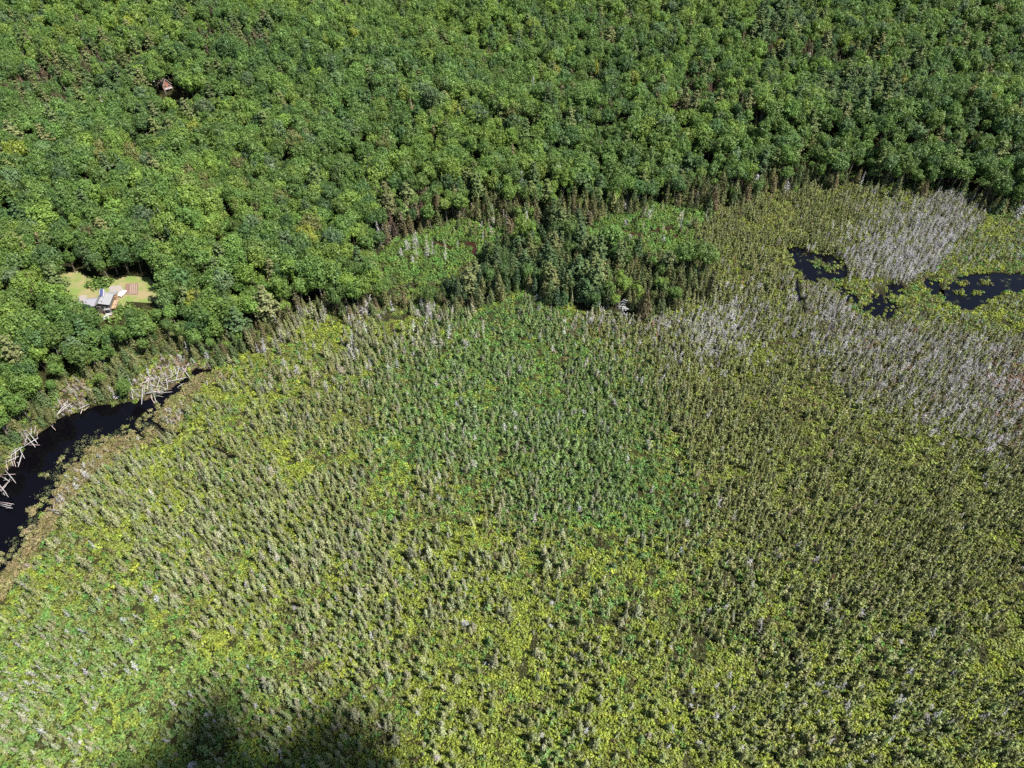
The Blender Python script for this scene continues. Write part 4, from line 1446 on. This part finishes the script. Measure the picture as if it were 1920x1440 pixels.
part('body', lambda s_: loft(s_, [sec(-2.2, .78, .45, .85), sec(-2.0, .88, .32, 1.0), sec(-.9, .9, .3, 1.05), (sec(.4, .9, .3, 1.02)), sec(1.7, .88, .3, .9), sec(2.2, .76, .4, .72)]), [M_WHITE], car)
cb = part('cabin', lambda s_: loft(s_, [sec(-2.0, .74, .95, 1.12), sec(-1.6, .74, .95, 1.5), sec(-.2, .74, .95, 1.54), sec(.45, .74, .95, 1.32), sec(.9, .74, .95, 1.05)]), [M_WHITE], car)
part('windscreen', lambda s_: s_.quad([(.95, -.66, 1.06), (.95, .66, 1.06), (.40, .6, 1.40), (.40, -.6, 1.40)]), [M_GLASS], cb)
for k in (-1, 1):
    part('window', lambda s_: s_.box((-.7, .745 * k, 1.24), (1.7, .02, .34)), [M_GLASS], cb)
    for xw in (-1.35, 1.35):
        wh = part('wheel', lambda s_: s_.tube([(xw, .72 * k, .32), (xw, .92 * k, .32)], [.33, .33], 14), [M_RUBBER], car)
        part('rim', lambda s_: s_.tube([(xw, .90 * k, .32), (xw, .935 * k, .32)], [.19, .18], 10), [M_TRIM], wh)

# vegetable garden
gp = [np.array(at(u_, v_)) for u_, v_ in ((236, 533), (259, 531), (259, 553), (231, 553))]
gz = max(p[2] for p in gp) + .12
gc = sum(gp) / 4
garden = bpy.data.objects.new('garden_bed', None)
COL.objects.link(garden)
garden.location = gc
tag(garden, 'brown vegetable garden with pale straw rows beside the house', 'garden')


def G(s_, t_, up_=0.0):
    p = gp[0] * (1 - s_) * (1 - t_) + gp[1] * s_ * (1 - t_) + gp[2] * s_ * t_ + gp[3] * (1 - s_) * t_
    return (p[0] - gc[0], p[1] - gc[1], float(zat(p[0], p[1])) - gc[2] + .16 + up_)


def soil(s_):
    n_ = 10
    for a_ in range(n_):
        for b_ in range(n_):
            f_ = lambda i_, j_: G(i_ / n_, j_ / n_, .06 * math.sin(i_ * 5.1 + j_ * 2.3))
            s_.quad([f_(a_, b_ + 1), f_(a_ + 1, b_ + 1), f_(a_ + 1, b_), f_(a_, b_)])


part('soil', soil, [M_SOIL], garden)
for k, s0 in enumerate((.44, .58, .72, .86)):
    def row(s_, s0=s0):
        for a_ in range(8):
            t0, t1 = .06 + a_ * .11, .06 + (a_ + 1) * .11
            l0, l1, m0, m1, r0_, r1 = G(s0 - .03, t0, .04), G(s0 - .03, t1, .04), G(s0, t0, .22), G(s0, t1, .22), G(s0 + .03, t0, .04), G(s0 + .03, t1, .04)
            s_.quad([l1, m1, m0, l0])
            s_.quad([m1, r1, r0_, m0])
    part('straw_row', row, [M_ROW], garden)

# ------------------------------------------------------------------ the small cabin on the far slope
CX, CY = at(311, 170)[:2]
CX, CY = CX - .6, CY + 3.0
cabin = bpy.data.objects.new('cabin', None)
COL.objects.link(cabin)
cabin.location = (CX, CY, float(zat(CX, CY)))
cabin.rotation_euler = (0, 0, R(42))
tag(cabin, 'small red-brown gabled cabin hidden in the far wood', 'cabin')
part('wall', lambda s_: gwall(s_, -2.4, 2.4, -3.2, 3.2, 3.6, 0, 6.6, z0=-2.0), [M_CABIN], cabin)
cr_ = part('roof', lambda s_: gable(s_, -2.4, 2.4, -3.2, 3.2, 3.6, 0, 6.6, over=.5), [M_CROOF], cabin)
part('chimney', lambda s_: s_.box((-1.3, 1.4, 5.9), (.6, .6, 1.8)), [M_TRIM], cr_)
for k in (-1, 1):
    part('bargeboard', lambda s_: s_.quad([(k * 2.95, -3.72, 2.95), (k * 2.95, -3.72, 3.25), (0, -3.72, 6.85), (0, -3.72, 6.5)]), [M_TRIM], cr_)
    w_ = part('window', lambda s_: s_.box((k * 1.2, -3.23, 2.3), (1.2, .08, 1.3)), [M_TRIM], cabin)
    part('pane', lambda s_: s_.box((k * 1.2, -3.275, 2.3), (1.0, .03, 1.1)), [M_GLASS], w_)
dk = part('deck', lambda s_: s_.box((0, -4.1, 1.1), (4.8, 1.7, .14)), [M_TRIM], cabin)
for k in range(3):
    part('post', lambda s_: s_.box((-2.3 + 2.3 * k, -4.85, 1.2), (.12, .12, 2.0)), [M_TRIM], dk)
part('rail', lambda s_: s_.box((0, -4.9, 2.2), (4.8, .1, .1)), [M_TRIM], dk)
SX, SY = at(288, 159)[:2]
shed = bpy.data.objects.new('shed', None)
COL.objects.link(shed)
shed.location = (SX, SY, float(zat(SX, SY)))
shed.rotation_euler = (0, 0, R(30))
tag(shed, 'tiny white shed among trees near the brown cabin', 'shed')
part('wall', lambda s_: gwall(s_, -1.0, 1.0, -1.2, 1.2, 2.0, 0, 2.6, z0=-.8), [M_WHITE], shed)
part('roof', lambda s_: gable(s_, -1.0, 1.0, -1.2, 1.2, 2.0, 0, 2.6, over=.2, t=.1), [M_WHITE], shed)
part('door', lambda s_: s_.box((0, -1.23, .9), (.8, .06, 1.7)), [M_METAL], shed)

# ------------------------------------------------------------------ unseen cloudlet, added and shaped to shade the near bog
CLOUD_SHADE = [(430, 1250), (480, 1272), (520, 1370), (600, 1300), (650, 1262), (720, 1320), (770, 1400), (800, 1470), (830, 1640), (60, 1640), (170, 1460), (270, 1390), (360, 1310)]
cp = np.array([at0(a, b)[:2] for a, b in CLOUD_SHADE])
m_, n_, b_ = mat('added_cloud_vapour')
b_.inputs['Base Color'].default_value = (.9, .9, .9, 1)
b_.inputs['Roughness'].default_value = 1.0
tb = node(n_, 'ShaderNodeBsdfTransparent')
mxs = node(n_, 'ShaderNodeMixShader')
mxs.inputs[0].default_value = .012
n_.links.new(tb.outputs[0], mxs.inputs[1])
n_.links.new(b_.outputs[0], mxs.inputs[2])
n_.links.new(mxs.outputs[0], n_.nodes['Material Output'].inputs['Surface'])
CL_H = 1300.0
off = SUN_DIR[:2] / SUN_DIR[2] * CL_H
import bmesh
bm = bmesh.new()
gx_, gy_ = np.meshgrid(np.arange(cp[:, 0].min(), cp[:, 0].max(), 5.0), np.arange(cp[:, 1].min(), cp[:, 1].max(), 5.0), indexing='ij')
ins = pip(gx_, gy_, [tuple(p) for p in cp])
edge_d = poly_dist(gx_, gy_, [tuple(p) for p in cp])
for a_, c_, e_ in zip(gx_[ins], gy_[ins], edge_d[ins]):
    rr_ = min(4.0 + e_ * .35, 11) * random.uniform(.8, 1.15)
    from mathutils import Matrix
    bmesh.ops.create_icosphere(bm, subdivisions=1, radius=rr_, matrix=Matrix.Translation((a_ + off[0], c_ + off[1], CL_H + random.uniform(-2, 8))))
me = bpy.data.meshes.new('added_cloud')
bm.to_mesh(me)
bm.free()
me.materials.append(m_)
tag(obj('added_cloud', me), 'unseen white cloudlet added to shade the near bog', 'added_cloud', None, 'stuff')


# ------------------------------------------------------------------ plants become objects
LAND = [  # (centre u, v, radius u, radius v, phrase) - where a tree stands, by things one can find
    (200, 500, 130, 34, 'just behind the grey-roofed house'), (70, 560, 75, 70, 'beside the gravel end of the house'),
    (200, 620, 95, 36, 'in front of the grey-roofed house'), (345, 560, 62, 60, 'beyond the garden of the house'),
    (60, 680, 90, 60, 'on the slope above the dark pond'), (230, 690, 110, 60, 'on the bank above the log jam'),
    (30, 800, 60, 90, 'on the bank at the wide end of the pond'), (480, 560, 90, 60, 'at the wood\'s edge beyond the house'),
    (640, 540, 90, 60, 'at the wood\'s edge above the bare spruces'), (1000, 500, 170, 60, 'in the stand between meadow and bog'),
    (1250, 530, 110, 60, 'in the dark stand beside the lavender dead trees'), (1000, 410, 330, 40, 'along the upper edge of the meadow'),
    (1600, 350, 330, 40, 'along the wood\'s edge above the marsh'), (300, 160, 70, 50, 'around the small brown cabin'),
    (1670, 470, 110, 60, 'in the grey stand between the marsh pools'), (1330, 620, 120, 60, 'in the lavender patch below the dark stand'),
    (640, 620, 200, 40, 'along the bare fringe under the wood'), (1800, 740, 180, 160, 'in the grey belt by the brown patch'),
]


def place(u, v, zone):
    best, bd = None, 1.0
    for cu, cv, a, b, ph in LAND:
        q_ = ((u - cu) / a) ** 2 + ((v - cv) / b) ** 2
        if q_ < bd:
            best, bd = ph, q_
    if best:
        return best
    if zone in ('yg', 'pale', 'center', 'olive', 'grey', 'grey2', 'marsh', 'sedge', 'fringe', 'brown'):
        if 260 < u < 780 and v > 1235:
            return 'in the soft shadow on the bog'
        if zone == 'center':
            return 'in the blue-green middle of the bog'
        if zone == 'sedge':
            return 'in the tan sedge along the pond'
        if zone == 'pale':
            return 'in the soft green corner of the bog'
        row = 'along the lower edge of the bog' if v > 1300 else 'in the lower bog' if v > 1080 else 'in the middle bog' if v > 800 else 'in the upper bog'
        side = ' on the pond side' if u < 700 else ' near the centre' if u < 1230 else ' on the marsh side'
        return row + side
    if v < 200:
        return 'high on the far slope'
    return 'on the wooded slope above the house' if u < 640 else 'on the middle wooded slope' if u < 1280 else 'on the wooded ridge above the marsh'


def colour_word(kind, t):
    r_, g_, b_ = t
    if kind == 'dead_tree':
        return 'rusty brown' if r_ > 1.5 * b_ else 'lavender grey' if b_ > .98 * r_ else 'tan grey' if r_ > 1.25 * b_ else 'pale grey'
    lum = .3 * r_ + .6 * g_ + .1 * b_
    if r_ > g_ * 1.02:
        return 'brownish'
    if r_ > .93 * g_:
        return 'pale grey-green' if b_ > .45 * g_ else 'yellowish green'
    if b_ > .42 * g_:
        return 'blue-green'
    return 'bright green' if lum > .115 else 'dark green' if lum < .075 else 'mid green'


SHAPE = {'broadleaf_tree': 'round-crowned broadleaf tree', 'pine_tree': 'layered pine tree', 'cedar_tree': 'cone-shaped cedar tree',
         'spruce_tree': 'spire-shaped spruce', 'larch_tree': 'feathery little larch', 'dead_tree': 'bare dead tree', 'sapling': 'small bushy sapling'}
CAT = {'broadleaf_tree': 'tree', 'pine_tree': 'pine', 'cedar_tree': 'cedar', 'spruce_tree': 'spruce', 'larch_tree': 'larch', 'dead_tree': 'dead tree', 'sapling': 'sapling'}
GROUP = {'broadleaf_tree': 'broadleaf trees of the upland wood', 'pine_tree': 'pines in and around the wood', 'cedar_tree': 'cedars along the wet edge',
         'spruce_tree': 'spruces of the open bog', 'larch_tree': 'larches of the open bog', 'dead_tree': 'bare dead trees', 'sapling': 'saplings in the bog'}
PARTN = {'dead_tree': 'branches'}
N_EACH = 300
NAMED = []


def mass(name, kind, idx, label, cat):
    """a mass nobody could count: points that carry plants of one kind"""
    P, K = PLANTS[kind], KINDS[kind]
    if len(idx) == 0:
        return
    pc = bpy.data.collections.new(name + '_plants')
    for i, kdef in enumerate(K):
        po = bpy.data.objects.new('%s_%02d' % (name, i), kdef['whole'])
        pc.objects.link(po)
    me = bpy.data.meshes.new(name)
    me.from_pydata([tuple(p) for p in P['pos'][idx]], [], [])
    n_ = len(idx)
    a = me.attributes.new('rot', 'FLOAT_VECTOR', 'POINT')
    tilt = RNG.normal(size=(n_, 2)) * (.11 if kind == 'dead_tree' else .06)
    a.data.foreach_set('vector', np.stack([tilt[:, 0], tilt[:, 1], P['yaw'][idx]], 1).astype(np.float32).ravel())
    a = me.attributes.new('sc', 'FLOAT_VECTOR', 'POINT')
    a.data.foreach_set('vector', P['sc'][idx].astype(np.float32).ravel())
    a = me.attributes.new('vi', 'INT', 'POINT')
    a.data.foreach_set('value', P['var'][idx].astype(np.int32))
    a = me.attributes.new('tint', 'FLOAT_VECTOR', 'POINT')
    a.data.foreach_set('vector', P['tint'][idx].astype(np.float32).ravel())
    o = obj(name, me)
    g = bpy.data.node_groups.new(name, 'GeometryNodeTree')
    g.interface.new_socket('Geometry', in_out='INPUT', socket_type='NodeSocketGeometry')
    g.interface.new_socket('Geometry', in_out='OUTPUT', socket_type='NodeSocketGeometry')
    N = g.nodes
    gi, go = N.new('NodeGroupInput'), N.new('NodeGroupOutput')
    ci = N.new('GeometryNodeCollectionInfo')
    ci.inputs['Collection'].default_value = pc
    ci.inputs['Separate Children'].default_value = True
    ci.inputs['Reset Children'].default_value = True
    ip = N.new('GeometryNodeInstanceOnPoints')
    ip.inputs['Pick Instance'].default_value = True

    def named(nm, tp):
        k = N.new('GeometryNodeInputNamedAttribute')
        k.data_type = tp
        k.inputs['Name'].default_value = nm
        return k.outputs['Attribute']
    L = g.links.new
    L(gi.outputs[0], ip.inputs['Points'])
    L(ci.outputs[0], ip.inputs['Instance'])
    L(named('vi', 'INT'), ip.inputs['Instance Index'])
    L(named('rot', 'FLOAT_VECTOR'), ip.inputs['Rotation'])
    L(named('sc', 'FLOAT_VECTOR'), ip.inputs['Scale'])
    L(ip.outputs[0], go.inputs[0])
    md = o.modifiers.new('plants', 'NODES')
    md.node_group = g
    return tag(o, label, cat, None, 'stuff')


def single(kind, i, used):
    P, K = PLANTS[kind], KINDS[kind]
    kd = K[int(P['var'][i])]
    root = bpy.data.objects.new(kind, None)
    root.empty_display_size = .5
    COL.objects.link(root)
    root.location = P['pos'][i]
    root.rotation_euler = (random.gauss(0, .06), random.gauss(0, .06), float(P['yaw'][i]))
    root.scale = P['sc'][i]
    t = [float(a) for a in P['tint'][i]]
    for nm, me in ((PARTN.get(kind, 'crown'), kd['crown']), ('trunk', kd['trunk'])):
        c = bpy.data.objects.new(nm, me)
        COL.objects.link(c)
        c.parent = root
        c['tint'] = t
    top = kd['top'] * P['sc'][i][2]
    u, v, d_ = proj(P['pos'][i][0], P['pos'][i][1], P['pos'][i][2] + top * .6)
    zn = ZONES[int(P['zone'][i])]
    big = P['sc'][i][2]
    lo, hi = np.percentile(P['sc'][:, 2], (25, 75))
    sz = 'large ' if big > hi else 'small ' if big < lo else ''
    if kind in ('larch_tree', 'sapling'):
        sz = 'tall ' if big > hi else ''
    if 'spruce' in kind:
        sz = 'tall ' if big > hi else 'short ' if big < lo else ''
    tag(root, None, CAT[kind])
    NAMED.append((root, kind, sz, colour_word(kind, t), place(float(u), float(v), zn), zn, float(u) / 19.2, float(v) / 14.4))


for kind in ('broadleaf_tree', 'pine_tree', 'cedar_tree', 'spruce_tree', 'larch_tree', 'sapling', 'dead_tree'):
    P, K = PLANTS[kind], KINDS[kind]
    var = P['var'].astype(int)
    top = np.array([k['top'] for k in K])[var] * P['sc'][:, 2]
    rad = np.array([k['rad'] for k in K])[var] * P['sc'][:, 0]
    u, v, d = proj(P['pos'][:, 0], P['pos'][:, 1], P['pos'][:, 2] + top * .7)
    size = (rad * F / d) * (F / d) * (rad + .35 * top)
    inside = (u > 6) & (u < 1914) & (v > 6) & (v < 1434)
    order = np.argsort(np.where(inside, -size, 1e6))
    pick = order[:min(N_EACH, int(inside.sum()))]
    for i in pick:
        single(kind, int(i), None)
    rest = np.setdiff1d(np.arange(len(u)), pick)
    mass({'broadleaf_tree': 'broadleaf_forest', 'pine_tree': 'pine_forest', 'cedar_tree': 'cedar_thicket', 'spruce_tree': 'spruce_thicket',
          'larch_tree': 'larch_thicket', 'sapling': 'sapling_thicket', 'dead_tree': 'dead_wood_thicket'}[kind], kind, rest,
         {'broadleaf_tree': 'unbroken green broadleaf wood covering the far slopes', 'pine_tree': 'scattered dark pines rising from the far wood',
          'cedar_tree': 'thick olive-brown cedars along the wet edges', 'spruce_tree': 'countless slender grey-green spruces across the bog',
          'larch_tree': 'countless feathery olive larches across the bog', 'sapling': 'dense blue-green saplings in the middle of the bog',
          'dead_tree': 'countless bare grey dead trees across the marsh'}[kind], 'thicket' if kind != 'broadleaf_tree' else 'forest')
for kind, nm, lab, cat in (('bog_shrub', 'bog_undergrowth', 'low yellow-green shrubs carpeting the whole bog', 'undergrowth'),
                           ('meadow_bush', 'meadow_undergrowth', 'lush green bushes filling the stream meadow', 'undergrowth'),
                           ('sedge', 'sedge_grass', 'tan dry sedge lining the dark pond', 'grass'),
                           ('lily', 'water_lily_foliage', 'floating lily leaves along the pond shallows', 'water plants')):
    mass(nm, kind, np.arange(len(PLANTS[kind]['pos'])), lab, cat)
WHERE = {'forest': 'in the wood', 'conif': 'in the wood', 'bronze': 'in the wood', 'pinespot': 'in the wood', 'edge': 'at the wood edge',
         'cedar': 'on the wet bank', 'island': 'in the conifer stand', 'meadow': 'in the stream meadow', 'logjam': 'in the log jam', 'sedge': 'in the tan sedge',
         'fringe': 'in the bare fringe', 'marsh': 'in the marsh'}
seen = {}
for n_ in NAMED:
    base = ('%s%s %s %s' % (n_[2], n_[3], SHAPE[n_[1]], n_[4])).strip()
    seen.setdefault(base, []).append(n_)
for base, lst in seen.items():
    for (root, kind, sz, cw, pl, zn, pu, pv) in lst:
        if len(lst) > 1 or len(base.split()) > 14:      # nothing but its place tells it from its neighbours
            root['label'] = '%s%s %s %s, %s percent across, %s percent down' % (sz, cw, SHAPE[kind], WHERE.get(zn, 'in the bog'), words(pu), words(pv))
        else:
            root['label'] = base
        root['group'] = GROUP[kind]
print('PLANTS', {k: len(P['pos']) for k, P in PLANTS.items()})
